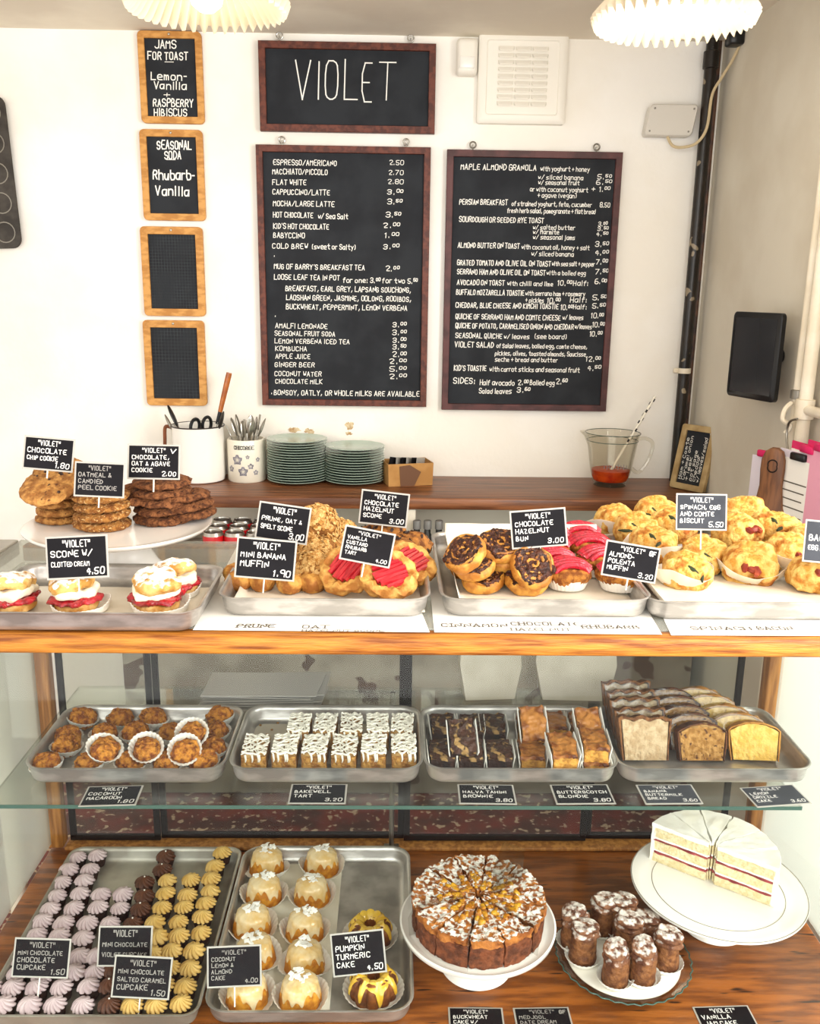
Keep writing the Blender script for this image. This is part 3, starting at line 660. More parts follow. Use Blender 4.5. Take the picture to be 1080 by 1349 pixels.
# ------------------------------------------------------------------ pendant lamps
def lamp(px, py, Y, label, power):
    p = at(px, py, y=Y)
    t = thing('pendant_lamp', label, 'lamp', p, group='pleated pendant lamps')
    R = .155; n = 176
    def fl(a, r, z, k):
        q = min(1, max(0, (r-.05)/.1)); return r*(1+.045*q*cos(44*a)), z+.012*q*q*sin(44*a+.8)
    prof = [(.022, .105), (.05, .095), (.10, .06), (.138, .022), (R, 0), (R+.006, -.008), (R+.004, -.012), (R-.006, -.004), (.13, .016), (.094, .052), (.048, .085), (.018, .092)]
    g = G(); g.lathe(prof, n, fl, False, False); g.obj('shade', 'lamp_china', t)
    g = G(); g.lathe([(.024, .088), (.026, .09), (.026, .13), (.012, .145), (.004, .15)], 20); g.obj('cap', 'lamp_china', t)
    g = G(); g.tube([(0, 0, .15), (0, 0, CZ-p.z-.002)], .003, 8); g.obj('cord', 'white_plastic', t)
    g = G(); g.lathe([(.013, .088), (.014, .07), (.03, .045), (.036, .02), (.03, -.006), (.015, -.018), (.002, -.021)], 24); g.obj('bulb', 'lamp_bulb', t)
    l = bpy.data.lights.new('lamp_light', 'POINT'); l.energy = power; l.color = (1, .93, .8); l.shadow_soft_size = .04
    o = bpy.data.objects.new('lamp_light', l); COL.objects.link(o); o.parent = t; o.location = (0, 0, -.035)
lamp(272, 2, 2.0, 'pleated white pendant lamp above the slates, bulb hanging below', .35)
lamp(888, 22, 2.0, 'pleated white pendant lamp glowing near the black pipe', 1.6)

# ------------------------------------------------------------------ things on the back shelf
def lathe_thing(g): return g
p = at(262, 600, y=WY-.1); k = mpp(p); R = 34*k; JY0 = WY-R-.012; H = at(262, 560, y=JY0).z-ZS
p = at(262, 600, y=JY0)
jug = thing('enamel_jug', 'white enamel jug with a dark rim holding knives and scissors', 'jug', (p.x, JY0, ZS))
g = G(); g.lathe([(R*.9, 0), (R*.97, .004), (R, .02), (R, H-.004), (R*1.02, H), (R*.98, H), (R*.96, H-.006), (R*.96, .02), (R*.9, .008)], 40); g.obj('body', 'enamel', jug)
g = G(); g.tube([(R*1.01*cos(2*pi*i/40), R*1.01*sin(2*pi*i/40), H) for i in range(40)], .0022, 6, True); g.obj('rim', 'enamel_rim', jug)
g = G(); g.tube(smooth_path([(-R, 0, H*.95), (-R-.02, 0, H*.96), (-R-.024, 0, H*.75), (-R-.024, 0, H*.4), (-R+.001, 0, H*.25)]), .006, 8); g.obj('handle', 'copper', jug)
JX, JY = p.x, JY0
def stick(name, label, cat, base, tip_px, Y, build, group=None):
    tip = at(*tip_px, y=Y); base = Vector(base); d = tip-base; L = d.length
    o = thing(name, label, cat, base, d.to_track_quat('Z', 'Y').to_euler(), group); build(o, L); return o
def knife(o, L):
    g = G(); g.at((0, 0, 0)); g.loops([[(x*sc, y, z) for x, y in ((-.012, -.0008), (.012, -.0008), (.012, .0008), (-.012, .0008))] for z, sc in ((0, .3), (.05, 1), (L*.52, .9))]); g.obj('blade', 'dull_metal', o, smooth=False)
    g = G(); g.loops([[(x*sc, y*sc, z) for x, y in rrect(.02, .015, .005, 3)] for z, sc in ((L*.5, .85), (L*.62, .9))]); g.obj('bolster', 'black_plastic', o)
    g = G(); g.loops([[(x*sc, y*sc, z) for x, y in rrect(.023, .017, .006, 3)] for z, sc in ((L*.62, .85), (L*.75, 1.), (L*.95, 1.12), (L, 1.05))]); g.obj('handle', 'amber_handle', o)
stick('bread_knife', 'knife with an amber handle sticking up out of the enamel jug', 'knife', (JX+.02, JY, ZS+.02), (302, 491), JY+.01, knife)
def scissors(o, L):
    for sx in (-1, 1):
        g = G(); g.loops([[(sx*.006+x, y, z) for x, y in ((-.006*s, -.0015), (.006*s, -.0015), (.006*s, .0015), (-.006*s, .0015))] for z, s in ((0, .2), (L*.6, 1), (L*.8, .8))]); g.obj('blade', 'dull_metal', o, smooth=False)
        g = G(); g.tube([(sx*.028+.021*cos(a), 0, L-.02+.026*sin(a)) for a in [2*pi*i/24 for i in range(24)]], .0055, 8, True); g.obj('finger_loop', 'black_plastic', o)
stick('scissors', 'black-handled scissors, both loops showing above the enamel jug rim', 'scissors', (JX+.0, JY-.01, ZS+.02), (265, 553), JY-.02, scissors)
def paddle(w, mat1, mat2):
    def f(o, L):
        g = G(); g.tube([(0, 0, 0), (0, 0, L*.72)], .004, 6); g.obj('shaft', mat2, o)
        g = G(); g.ell((0, 0, L*.86), (w, .005, L*.17), 14, 8); g.obj('head', mat1, o)
    return f
stick('butter_knife', 'black-ended spreader leaning out of the enamel jug', 'spreader', (JX-.0, JY, ZS+.02), (222, 536), JY+.02, paddle(.013, 'black_plastic', 'dull_metal'))
stick('teaspoon', 'steel teaspoon leaning low over the copper handle of the jug', 'spoon', (JX-.01, JY-.02, ZS+.02), (218, 548), JY-.03, paddle(.011, 'dull_metal', 'dull_metal'))
stick('tongs', 'grey metal tongs beside the amber-handled knife', 'tongs', (JX+.03, JY-.02, ZS+.02), (294, 544), JY-.03, paddle(.016, 'tin_dark', 'dull_metal'))
# printed jar with cutlery
R = 25*k; p = at(325, 600, y=WY-R-.03); H = at(325, 577, y=p.y).z-ZS
jar = thing('printed_jar', 'cream storage jar printed with grey flowers, full of cutlery', 'jar', (p.x, p.y, ZS))
g = G(); g.lathe([(R*.93, 0), (R, .005), (R, H-.006), (R*.96, H), (R*.88, H), (R*.86, H-.01), (R*.86, .012), (R*.8, .01)], 36); g.obj('body', 'ceramic_cream', jar)
g = G(); rq = random.Random(5)
def on_cyl(a, z, r=R+.0006): return (r*sin(a), -r*cos(a), z)
for (ca, cz, rad) in ((-.35, H*.55, .016), (-.05, H*.28, .015), (.35, H*.40, .009), (-.75, H*.33, .010), (.75, H*.55, .007), (.62, H*.25, .008), (.2, H*.62, .006)):
    for q in range(3):
        rr_ = rad*(1-q*.32); n = 14
        ring = [(ca+rr_*cos(2*pi*i/n)*(1+.25*sin(5*2*pi*i/n))/R, cz+rr_*sin(2*pi*i/n)*(1+.25*sin(5*2*pi*i/n))) for i in range(n)]
        inn = [(ca+(x-ca)*.72, cz+(z-cz)*.72) for x, z in ring]
        for i in range(n):
            j = (i+1) % n; g.add([on_cyl(*ring[i]), on_cyl(*ring[j]), on_cyl(*inn[j]), on_cyl(*inn[i])], [(0, 1, 2, 3)])
g.obj('flower_print', 'print_grey', jar, smooth=False)
g = G(); ink(g, 'CHICOREE', 0, H*.80, .011, .066, .2, 0, 0.02, 0, 'c', True)
g.v = [on_cyl(x/R, z) for x, y, z in g.v]; g.obj('lettering', 'card_dark', jar, smooth=False)
def fork(o, L):
    g = G(); g.tube([(0, 0, 0), (0, 0, L*.75)], .003, 6); g.box((0, 0, L*.8), (.02, .003, L*.1), .001)
    for x in (-.0085, -.003, .003, .0085): g.box((x, 0, L*.92), (.0028, .002, L*.16))
    g.obj('body', 'metal', o)
rq = random.Random(9)
tips = [(298, 560), (305, 552), (311, 548), (319, 556), (324, 552), (332, 556), (338, 551), (343, 546), (349, 553), (330, 549)]
labs = ['fork at the jug end of the printed jar', 'spoon tilted beside the outermost fork in the printed jar', 'tall knife in the middle of the printed jar', 'pale spoon at the front of the printed jar', 'upright fork at the back of the printed jar',
        'round spoon near the middle of the printed jar', 'dark knife just before the tallest fork in the printed jar', 'tallest fork pointing up from the printed jar', 'spoon leaning towards the plates from the printed jar', 'thin spoon behind the others in the printed jar']
for i, tpx in enumerate(tips):
    b = (p.x+rq.uniform(-.02, .02), p.y+rq.uniform(-.015, .015), ZS+.016)
    kind = (0, 1, 2, 1, 0, 1, 2, 0, 1, 1)[i]
    nm = ('fork', 'spoon', 'table_knife')[kind]
    stick(nm, 'steel '+labs[i] if 'steel' not in labs[i] else labs[i], nm.split('_')[-1], b, tpx, p.y+rq.uniform(-.03, .03), (fork, paddle(.014, 'metal', 'metal'), paddle(.009, 'dull_metal', 'metal'))[kind], 'cutlery in the printed jar')
# plates
R = 39.5*k
g = G(); pz = .0112
g.lathe([(R*.55, 0), (R*.6, .0012), (R*.7, .003), (R*.97, .0098), (R, pz), (R*.985, pz+.001), (R*.70, .0065), (R*.62, .0042), (.01, .0038)], 48)
plate0 = None
for (px, n, lab) in ((391.5, 17, 'taller'), (467, 14, 'lower')):
    p = at(px, 600, y=WY-R-.006)
    for i in range(n):
        if plate0 is None: plate0 = g.obj('dinner_plate', 'plate_green'); tag(plate0, '', 'plate')
        put(plate0, (p.x+random.uniform(-.001, .001), p.y, ZS+.0004+i*(.0084 if n == 17 else .0086)), (0, 0, random.uniform(0, 6)),
            'pale green plate, %s from the top of the %s stack' % (ORD[n-1-i] if n-1-i else 'topmost, first', lab), 'pale green plates stacked on the brown shelf')
# card box
p = at(536, 620, y=WY-.12)
bx = thing('cardboard_box', 'small open cardboard box of spare signs beside the plates', 'box', (p.x, p.y, ZS), (0, 0, radians(14)))
w, d, h = .150, .10, .075
g = G(); o = [(-w/2, -d/2), (w/2, -d/2), (w/2, d/2), (-w/2, d/2)]; i_ = [(x*.97, y*.95) for x, y in o]
g.loops([[(x, y, 0) for x, y in o], [(x*1.03, y*1.03, h) for x, y in o], [(x*1.03, y*1.03, h) for x, y in i_], [(x, y, .003) for x, y in i_]]); g.obj('body', 'cardboard', bx, smooth=False)
g = G(); g.add([(-.035, -d/2*1.02-.0012, .0), (.012, -d/2*1.02-.0012, 0), (.034, -d/2*1.03-.0022, h*.62), (-.005, -d/2*1.03-.0022, h*.95), (-.04, -d/2*1.03-.0022, h*.9)], [(0, 1, 2, 3, 4)]); g.obj('patch', 'cardboard_dark', bx, smooth=False)
for i in range(6):
    o = thing('spare_sign', 'spare black sign in the cardboard box, %s from the plates' % ORD[i], 'sign', (p.x-.045+i*.017, p.y+.002-i*.001, ZS+.0045), (0, radians(10), radians(62 if i else 20)), 'spare signs in the cardboard box')
    g = G(); g.box((0, 0, .042), (.062 if i else .055, .0015, .078), .0004); g.obj('card', ('card_black', 'sleeve')[i % 2], o, smooth=False)
# measuring jug
R = 36*k; p = at(804, 620, y=WY-R-.03); H = at(806, 573, y=p.y-R*.5).z-ZS
mj = thing('measuring_jug', 'clear glass measuring jug with red sauce in the bottom', 'measuring jug', (p.x, p.y, ZS))
def spout(a, r, z, kk):
    q = max(0, cos(a-pi))**12*max(0, (z/H-.8)/.2); return r*(1+.22*q), z+.004*q
g = G(); g.lathe([(R*.58, 0), (R*.60, .002), (R*.56, .008), (R*.62, .012), (R*.74, H*.28), (R*.88, H*.75), (R*.93, H*.93), (R, H), (R*.97, H+.001), (R*.9, H*.92), (R*.85, H*.75), (R*.71, H*.28), (R*.6, .017)], 40, spout); g.obj('glass_body', 'jug_glass', mj)
g = G(); g.lathe([(R*.595, .0175), (R*.66, H*.17), (R*.695, H*.30), (R*.68, H*.305)], 32); g.obj('red_sauce', 'sauce', mj)
g = G(); g.tube(smooth_path([(R*.9, 0, H*.88), (R*1.2, 0, H*.90), (R*1.48, 0, H*.8), (R*1.38, 0, H*.5), (R*1.05, 0, H*.25), (R*.78, 0, H*.32)]), .0065, 8); g.obj('handle', 'jug_glass', mj)
for z, r in ((H, R*.99), (H*.86, R*.915)):
    g = G(); g.tube([(r*cos(2*pi*i/40), r*sin(2*pi*i/40), z+(.001 if z == H else 0)) for i in range(40)], .0012, 6, True); g.obj('rim_line', 'glass_edge', mj)
g = G()
for i in range(9): g.box((-R*.42+i*R*.1, -R*.76, H*.42), (.0015, .001, .012+.006*(i % 2)))
g.obj('scale_marks', 'print_grey', mj, smooth=False)
def pattern_spoon(o, L):
    g = G(); g.tube([(0, 0, 0), (0, 0, L)], [.0055, .0045], 8); g.obj('handle', 'ceramic_cream', o)
    g = G()
    for i in range(13):
        z = L*(.4+.6*i/13); a = i*2.4; g.at((.0046*cos(a), .0046*sin(a), z), (0, 0, a)); g.box((0, 0, 0), (.002, .006, L*.035), .0005)
    g.obj('spots', 'card_dark', o)
stick('spotted_spoon', 'black and white spotted spoon handle standing in the measuring jug', 'spoon', (p.x-.01, p.y-.005, ZS+.03), (863, 522), p.y+.02, pattern_spoon)

# cans and bottles under the shelf
g = G(); r = .0325
ZL = .8055
can = thing('drink_can', '', 'can')
g.lathe([(r*.78, 0), (r*.98, .006), (r, .012), (r, .100), (r*.98, .104)], 28, cap1=False); g.obj('body', 'red_can', can)
g = G(); g.lathe([(r*.985, .104), (r*.84, .114), (r*.86, .1155), (r*.80, .1155), (r*.78, .112), (.002, .112)], 28, cap0=False); g.obj('lid', 'can_metal', can)
for row, (yy, z) in enumerate(((2.66, ZL), (2.735, ZL), (2.81, ZL))):
    for c_ in range(3):
        q = at(283+c_*25, 700, y=2.66); x = -.645+c_*.072+.0
        put(can, (q.x-.005+c_*.007, yy, z), (0, 0, random.uniform(0, 6)), 'red drinks can under the shelf, %s from the cake stand in the %s row' % (ORD[c_], ('nearest', 'middle', 'back')[row]), 'red drinks cans under the shelf')
for i, px in enumerate((549, 563, 578)):
    q = at(px, 700, y=2.70)
    o = thing('dark_bottle', 'dark bottle with a grey cap under the shelf, %s from the scones' % ORD[i], 'bottle', (q.x, 2.70, ZL), (0, 0, 0), 'dark bottles under the shelf')
    g = G(); g.lathe([(.016, 0), (.018, .004), (.018, .085), (.010, .105), (.010, .12)], 18); g.obj('body', 'bottle_dark', o)
    g = G(); g.lathe([(.0125, .118), (.0125, .143), (.011, .145)], 18); g.obj('cap', 'bottle_cap', o)
q = at(452, 695, y=2.70)
o = thing('dark_jar', 'black-lidded jar under the shelf behind the oat scones', 'jar', (q.x, 2.70, ZL))
g = G(); g.lathe([(.028, 0), (.03, .006), (.03, .09), (.02, .11)], 20); g.obj('body', 'bottle_dark', o)
g = G(); g.lathe([(.008, .109), (.008, .118), (.017, .122), (.017, .138), (.012, .143)], 18); g.obj('knob', 'black_plastic', o)

# ------------------------------------------------------------------ paper, trays
def tray(label, cx, cy, z, w, d, h=.03, m='tray_metal', rot=0., group=None, r=.03):
    g = G(); sp = [(.016, 0), (.010, .0008), (.0055, .004), (.003, .010), (.0005, h-.004), (-.0005, h-.002), (-.003, h-.0012), (-.0034, h+.0006), (-.002, h+.0014), (.0018, h), (.0036, h-.006), (.006, .011), (.009, .0055), (.0135, .0026), (.02, .002)]
    g.loops([[(x, y, zz) for x, y in rrect(w-2*i, d-2*i, max(r-i, .004), 7)] for i, zz in sp])
    return tag(g.obj('baking_tray', m, loc=(cx, cy, z), rot=(0, 0, rot), auto=60), label, 'baking tray', group)
def sheet(label, poly, z, name='paper_sheet', m='paper', group=None, words=()):
    g = G(); cx = sum(a for a, b in poly)/len(poly); cy = sum(b for a, b in poly)/len(poly)
    g.prism([(a-cx, b-cy) for a, b in poly], 0, .0004); o = g.obj(name, m, loc=(cx, cy, z), smooth=False)
    tag(o, label, 'paper', group)
    if words:
        g = G()
        for px0, py0, px1, h, s in words:
            a = at(px0, py0, z=z); b = at(px1, py0, z=z); g.at((a.x-cx, a.y-cy, .0006), (-pi/2, 0, 0)); ink(g, s, 0, 0, h, b.x-a.x, .16, 0, .1, 0, 'l', True)
        g.obj('printed_words', 'paper_ink', o, smooth=False)
    return o
def quad(c, z): return [(at(*q, z=z).x, at(*q, z=z).y) for q in c]
ZP = ZT+.0003
sheet('white printed paper sheet beneath the tray of oat scones', quad(((254, 830), (566, 833), (520, 720), (312, 720)), ZP), ZP, words=((312, 827, 360, .013, 'PRUNE'), (398, 828, 432, .011, 'OAT'), (398, 832, 505, .006, 'HAZELNUT SCONE')), group='paper sheets on the glass top')
sheet('white printed paper sheet beneath the tray of buns', quad(((572, 833), (872, 836), (800, 715), (560, 715)), ZP), ZP, words=((582, 826, 668, .012, 'CINNAMON'), (674, 824, 764, .012, 'CHOCOLATE'), (674, 831, 752, .009, 'HAZELNUT'), (768, 828, 842, .012, 'RHUBARB')), group='paper sheets on the glass top')
sheet('white printed paper sheet beneath the biscuit tray', quad(((884, 837), (1200, 838), (1060, 720), (830, 720)), ZP), ZP, words=((912, 830, 990, .012, 'SPINACH'), (1000, 830, 1045, .012, 'BACON')), group='paper sheets on the glass top')
ZTT = ZT+.001; TG = 'trays on the glass top'
q = at(255, 811, z=ZTT+.03)
SW, SD = .31, .215
tS = tray('small metal tray of cream scones at the end of the counter', q.x-SW/2, 1.252, ZTT, SW, SD, group=TG)
a, b = at(287, 787, z=ZTT+.03), at(565, 789, z=ZTT+.03); c = at(560, 697, z=ZTT+.03)
y0 = (a.y+b.y)/2
tO = tray('metal tray of oat scones and rhubarb tarts beside the cream scones', (a.x+b.x)/2, (y0+c.y)/2-.012, ZTT, b.x-a.x, c.y-y0-.02, group=TG)
OX, OY = (a.x+b.x)/2, y0
a, b = at(583, 788, z=ZTT+.03), at(860, 790, z=ZTT+.03)
y1 = (a.y+b.y)/2
tray('metal tray of chocolate buns and rhubarb-topped muffins', (a.x+b.x)/2, y1+.178, ZTT, b.x-a.x, .36, group=TG)
BX = (a.x+b.x)/2; BW = b.x-a.x
a = at(858, 792, z=ZTT+.03)
tray('metal tray of golden savoury biscuits at the bright end of the counter', a.x+.165, a.y+.178, ZTT, .33, .36, group=TG)
# parchment in the bun tray stands up along the back and one side
def liner(label, cx, y0, w, d, z, hb, hl, seed, group=None):
    g = G(); nx, ny = 26, 22; vs = []; rr = random.Random(seed)
    for j in range(ny+1):
        for i in range(nx+1):
            u, v = i/nx, j/ny; x = -w/2+w*u; y = d*v; zz = 0
            if v > .86: q = (v-.86)/.14; y = d*.86+d*.05*q; zz = hb*q
            if u < .07: q = (.07-u)/.07; x = -w/2+w*.07-w*.03*q; zz = max(zz, hl*q)
            zz += .0012*noise.noise(Vector((x*30, y*30, seed)))+.0012
            vs.append((x, y, zz))
    fs = [(j*(nx+1)+i, j*(nx+1)+i+1, (j+1)*(nx+1)+i+1, (j+1)*(nx+1)+i) for j in range(ny) for i in range(nx)]
    g.add(vs, fs); o = g.obj('parchment_liner', 'parchment', loc=(cx, y0, z), auto=180); tag(o, label, 'baking paper', group)
    m = o.modifiers.new('t', 'SOLIDIFY'); m.thickness = .0004; return o
liner('parchment standing up at the back of the bun tray', BX, y1+.016, BW-.02, .345, ZTT+.0035, .05, .035, 3, 'baking parchment in the trays')
liner('parchment lining the tray of oat scones', OX, OY+.014, .29, .30, ZTT+.0035, .006, .012, 5, 'baking parchment in the trays')
liner('parchment lining the savoury biscuit tray', a.x+.165, a.y+.016, .305, .34, ZTT+.0035, .006, .02, 6, 'baking parchment in the trays')
liner('parchment lining the small cream scone tray', q.x-SW/2, 1.252-.094, SW-.035, SD-.03, ZTT+.0035, .0, .0, 8, 'baking parchment in the trays')

# ------------------------------------------------------------------ signs
SIGNG = 'small black product signs'
def sign(label, lines, cx, cy, wpx, hpx, roll, Y=None, z=None, price='', pick=.05, tilt=14, flat=False, card='card_black', text='label_text', yaw=0, mark=''):
    p = at(cx, cy, y=Y) if Y is not None else at(cx, cy, z=z)
    k = mpp(p); w = wpx*k; h = hpx*k/(cos(radians(tilt))*cos(.3)) if not flat else .054
    rot = Euler((-pi/2, 0, radians(yaw))) if flat else Euler((radians(-tilt), radians(roll), radians(yaw)), 'YXZ')
    t = thing('price_sign', label, 'sign', p, (0, 0, 0), SIGNG)
    if flat: t.rotation_euler = rot
    else: t.rotation_mode = 'QUATERNION'; t.rotation_quaternion = (Matrix.Rotation(radians(yaw), 3, 'Z') @ Matrix.Rotation(radians(roll), 3, 'Y') @ Matrix.Rotation(radians(-tilt), 3, 'X')).to_quaternion()
    b = .0027
    g = G(); g.box((0, .0006, 0), (w, .0011, h), .0003); g.obj('sleeve', 'sleeve', t, smooth=False)
    g = G(); g.box((0, -.0001, 0), (w-2*b, .0008, h-2*b), .0002); g.obj('card', card, t, smooth=False)
    yy = -.0007; W, H = w-2*b, h-2*b; n = len(lines)
    g = G(); lh = H*.80/(n+1.0+(.35 if price and n < 3 else 0)); ch = min(lh*.66, H*.155)
    ink(g, '"VIOLET"', 0, H/2-H*.07-ch*1.05, ch*1.05, W*.46, .13, yy, .05, 0, 'c')
    for i, s in enumerate(lines):
        zz = H/2-H*.07-ch-(i+1)*lh*1.02-.0004
        q = min(1, max(.72, W*.88/(len(s)*ch*.86)))
        ink(g, s, -W*.44, zz, ch*.94*q, None, .165, yy, .3, 0, wmax=W*.88 if not (price and i == n-1) else W*.64)
    if price: ink(g, price, W*.45, -H/2+H*.06, ch*1.05, None, .16, yy, .3, .12, 'r', wmax=W*.3)
    if mark: ink(g, mark, W*.44, H/2-H*.22, ch, W*.11, .22, yy, .3, .1, 'r')
    g.obj('lettering', text, t, smooth=False)
    if pick:
        g = G(); g.tube([(0, .0018, -h/2+.012), (0, .0018, -h/2-pick)], .0012, 6); g.obj('pick', 'pick', t)
    return t
sign('sign reading chocolate chip cookie, above the palest cookie stack', ['CHOCOLATE', 'CHIP COOKIE'], 64, 598, 66, 41, 4.5, Y=1.395, price='1.80', pick=.012)
sign('sign reading oatmeal and candied peel cookie, on the middle cookie stack', ["OATMEAL &", 'CANDIED', 'PEEL COOKIE'], 131, 632, 66, 43, 2, Y=1.365, pick=.016, text='label_dim')
sign('sign reading chocolate, oat and agave cookie, on the darkest cookies', ['CHOCOLATE,', 'OAT & AGAVE', 'COOKIE'], 202.5, 608.5, 69, 43, .5, Y=1.42, price='2.00', pick=.02, mark='V')
sign('sign reading scone with clotted cream, above the cream scone tray', ['SCONE W/', 'CLOTTED CREAM'], 101.5, 734, 82, 53, -3.5, Y=1.205, price='4.50', pick=.02)
sign('sign reading prune, oat and spelt scone', ['PRUNE, OAT &', 'SPELT SCONE'], 373, 689, 69, 46, 8, Y=1.335, price='3.00', pick=.03)
sign('sign reading mini banana muffin, at the tray corner', ['MINI BANANA', 'MUFFIN'], 350, 736.5, 79, 50, 4.5, Y=1.265, price='1.90', pick=.02)
sign('sign reading chocolate hazelnut scone, highest in its tray', ['CHOCOLATE', 'HAZELNUT', 'SCONE'], 506, 670, 64, 42, 6, Y=1.47, price='3.00', pick=.02)
sign('sign reading vanilla custard rhubarb tart', ['VANILLA', 'CUSTARD', 'RHUBARB', 'TART'], 484, 720, 68, 43, 11, Y=1.275, price='4.00', pick=.02)
sign('sign reading chocolate hazelnut bun, above the buns', ['CHOCOLATE', 'HAZELNUT', 'BUN'], 709.5, 696, 74, 47, -5, Y=1.325, price='3.00', pick=.02)
sign('sign reading almond polenta muffin, in front of the rhubarb muffins', ['ALMOND-', 'POLENTA', 'MUFFIN'], 831, 740, 74, 44, 9.5, Y=1.255, price='3.20', pick=.016, mark='GF')
sign('faded sign reading spinach, egg and comte biscuit', ['SPINACH, EGG', 'AND COMTE', 'BISCUIT'], 924, 674.5, 68, 45, .5, Y=1.37, price='5.50', pick=.03, card='card_faded')
sign('faded sign for the bacon and egg biscuits, cut by the picture edge', ['BACON &', 'EGG BISCUIT'], 1094, 715, 72, 52, 5, Y=1.30, price='5.50', pick=.035, card='card_faded')
ZC = ZM+.0012
sign('flat sign reading coconut macaroon on the middle glass shelf', ['COCONUT', 'MACAROON'], 147, 1048, 73, 0, 0, z=ZC, price='1.80', pick=0, flat=True, yaw=3)
sign('flat sign reading bakewell tart on the middle glass shelf', ['BAKEWELL', 'TART'], 419, 1045.5, 75, 0, 0, z=ZC, price='3.20', pick=0, flat=True)
sign('flat sign reading halva tahini brownie on the middle glass shelf', ['HALVA TAHINI', 'BROWNIE'], 641, 1046, 75, 0, 0, z=ZC, price='3.80', pick=0, flat=True, yaw=-1)
sign('flat sign reading butterscotch blondie on the middle glass shelf', ['BUTTERSCOTCH', 'BLONDIE'], 767, 1046, 78, 0, 0, z=ZC, price='3.80', pick=0, flat=True, yaw=1)
sign('flat sign reading banana buttermilk bread on the middle glass shelf', ['BANANA', 'BUTTERMILK', 'BREAD'], 881, 1046, 76, 0, 0, z=ZC, price='3.60', pick=0, flat=True, yaw=1, card='card_faded')
sign('flat sign reading lemon drizzle cake, turned askew on the glass shelf', ['LEMON', 'DRIZZLE', 'CAKE'], 1021, 1048, 76, 0, 0, z=ZC, price='3.60', pick=0, flat=True, yaw=7, card='card_faded')
sign('sign reading mini chocolate chocolate cupcake, on the lilac cupcakes', ['MINI CHOCOLATE', 'CHOCOLATE', 'CUPCAKE'], 54.5, 1262, 74, 43, 2, Y=1.19, price='1.50', pick=.028, tilt=24, text='label_dim')
sign('sign reading mini chocolate violet cupcake, amid the brown cupcakes', ['MINI CHOCOLATE', 'VIOLET CUPCAKE'], 164.5, 1246.5, 71, 44, 0, Y=1.21, pick=.028, tilt=24, text='label_dim')
sign('sign reading mini chocolate salted caramel cupcake', ['MINI CHOCOLATE', 'SALTED CARAMEL', 'CUPCAKE'], 187, 1287.5, 76, 46, 3.5, Y=1.165, price='1.50', pick=.028, tilt=24, text='label_dim')
sign('sign reading coconut lemon and almond cake', ['COCONUT', 'LEMON &', 'ALMOND', 'CAKE'], 308.5, 1273, 72, 45, -3, Y=1.165, price='4.00', pick=.028, tilt=24, text='label_dim')
sign('sign reading pumpkin turmeric cake between two ring cakes', ['PUMPKIN', 'TURMERIC', 'CAKE'], 472, 1255.5, 71, 47, -7, Y=1.205, price='4.50', pick=.030, tilt=24)
ZD = ZB+.001
sign('flat sign reading buckwheat cake with kumquats on the wooden floor', ['BUCKWHEAT', 'CAKE W/', 'KUMQUATS'], 627.5, 1345, 73, 0, 0, z=ZD, price='3.50', pick=0, flat=True, yaw=-1)
sign('flat sign reading medjool date dream cake on the wooden floor', ['MEDJOOL', 'DATE DREAM', 'CAKE'], 716, 1345, 75, 0, 0, z=ZD, price='4.00', pick=0, flat=True, yaw=1, mark='GF', text='label_dim')
sign('flat sign reading vanilla jam cake on the wooden floor', ['VANILLA', 'JAM CAKE'], 957, 1343, 76, 0, 0, z=ZD, price='4.50', pick=0, flat=True, yaw=2)

# ------------------------------------------------------------------ cookies on their stand
def disc(r, h, name, mat, parent, seed, amp=.0022, sc=70, n=40):
    g = G(); g.lathe(fine([(r*.4, 0), (r*.8, .0004), (r*.96, h*.25), (r, h*.5), (r*.95, h*.78), (r*.78, h), (r*.4, h*1.08), (.002, h*1.1)], 22), 64)
    g.jit(amp, sc, seed, rough=.0009 if mat == 'cookie' else .0017, rs=230); return g.obj(name, mat, parent)
def bits(g, n, r, z, s0, s1, rr, dome=0.):
    for _ in range(n):
        a = rr.uniform(0, 2*pi); q = r*sqrt(rr.random()); s = rr.uniform(s0, s1)
        g.at((q*cos(a), q*sin(a), z-dome*(q/r)**2), (rr.uniform(-.5, .5), rr.uniform(-.5, .5), a)); g.ell((0, 0, 0), (s, s*.8, s*.6), 7, 5)
    return g
ST = at(157, 694, z=1.263); SX, SY = ST.x, ST.y
st = thing('cake_stand', 'white pedestal cake stand stacked with cookies', 'cake stand', (SX, SY, ZT+.0005))
hs = 1.263-ZT
g = G(); g.lathe([(.066, 0), (.068, .003), (.060, .012), (.05, .03), (.042, hs-.014), (.05, hs-.009)], 48); g.obj('pedestal', 'china', st)
g = G(); g.lathe([(.045, hs-.010), (.10, hs-.008), (.142, hs-.003), (.149, hs+.003), (.150, hs+.006), (.147, hs+.006), (.138, hs+.001), (.12, hs), (.002, hs)], 64, cap0=True); g.obj('plate', 'china', st)
ZK = ZT+hs+.001
def cookie_proto(name, r, h, mat, chip, seed):
    o = thing(name, '', 'cookie'); disc(r, h, 'dough', mat, o, seed)
    if chip: bits(G(), 9, r*.8, h*1.0, .002, .0042, random.Random(seed)).obj('chocolate_chips', 'choc', o)
    return o
CG = 'cookies on the white cake stand'
pa = [cookie_proto('chocolate_chip_cookie', .038, .0125, 'cookie', True, 3+i) for i in range(2)]
pb = [cookie_proto('oatmeal_cookie', .046, .0135, 'oat_cookie', False, 13+i) for i in range(2)]
pc = [cookie_proto('dark_chocolate_cookie', .049, .0135, 'dark_cookie', True, 23+i) for i in range(2)]
rq = random.Random(1)
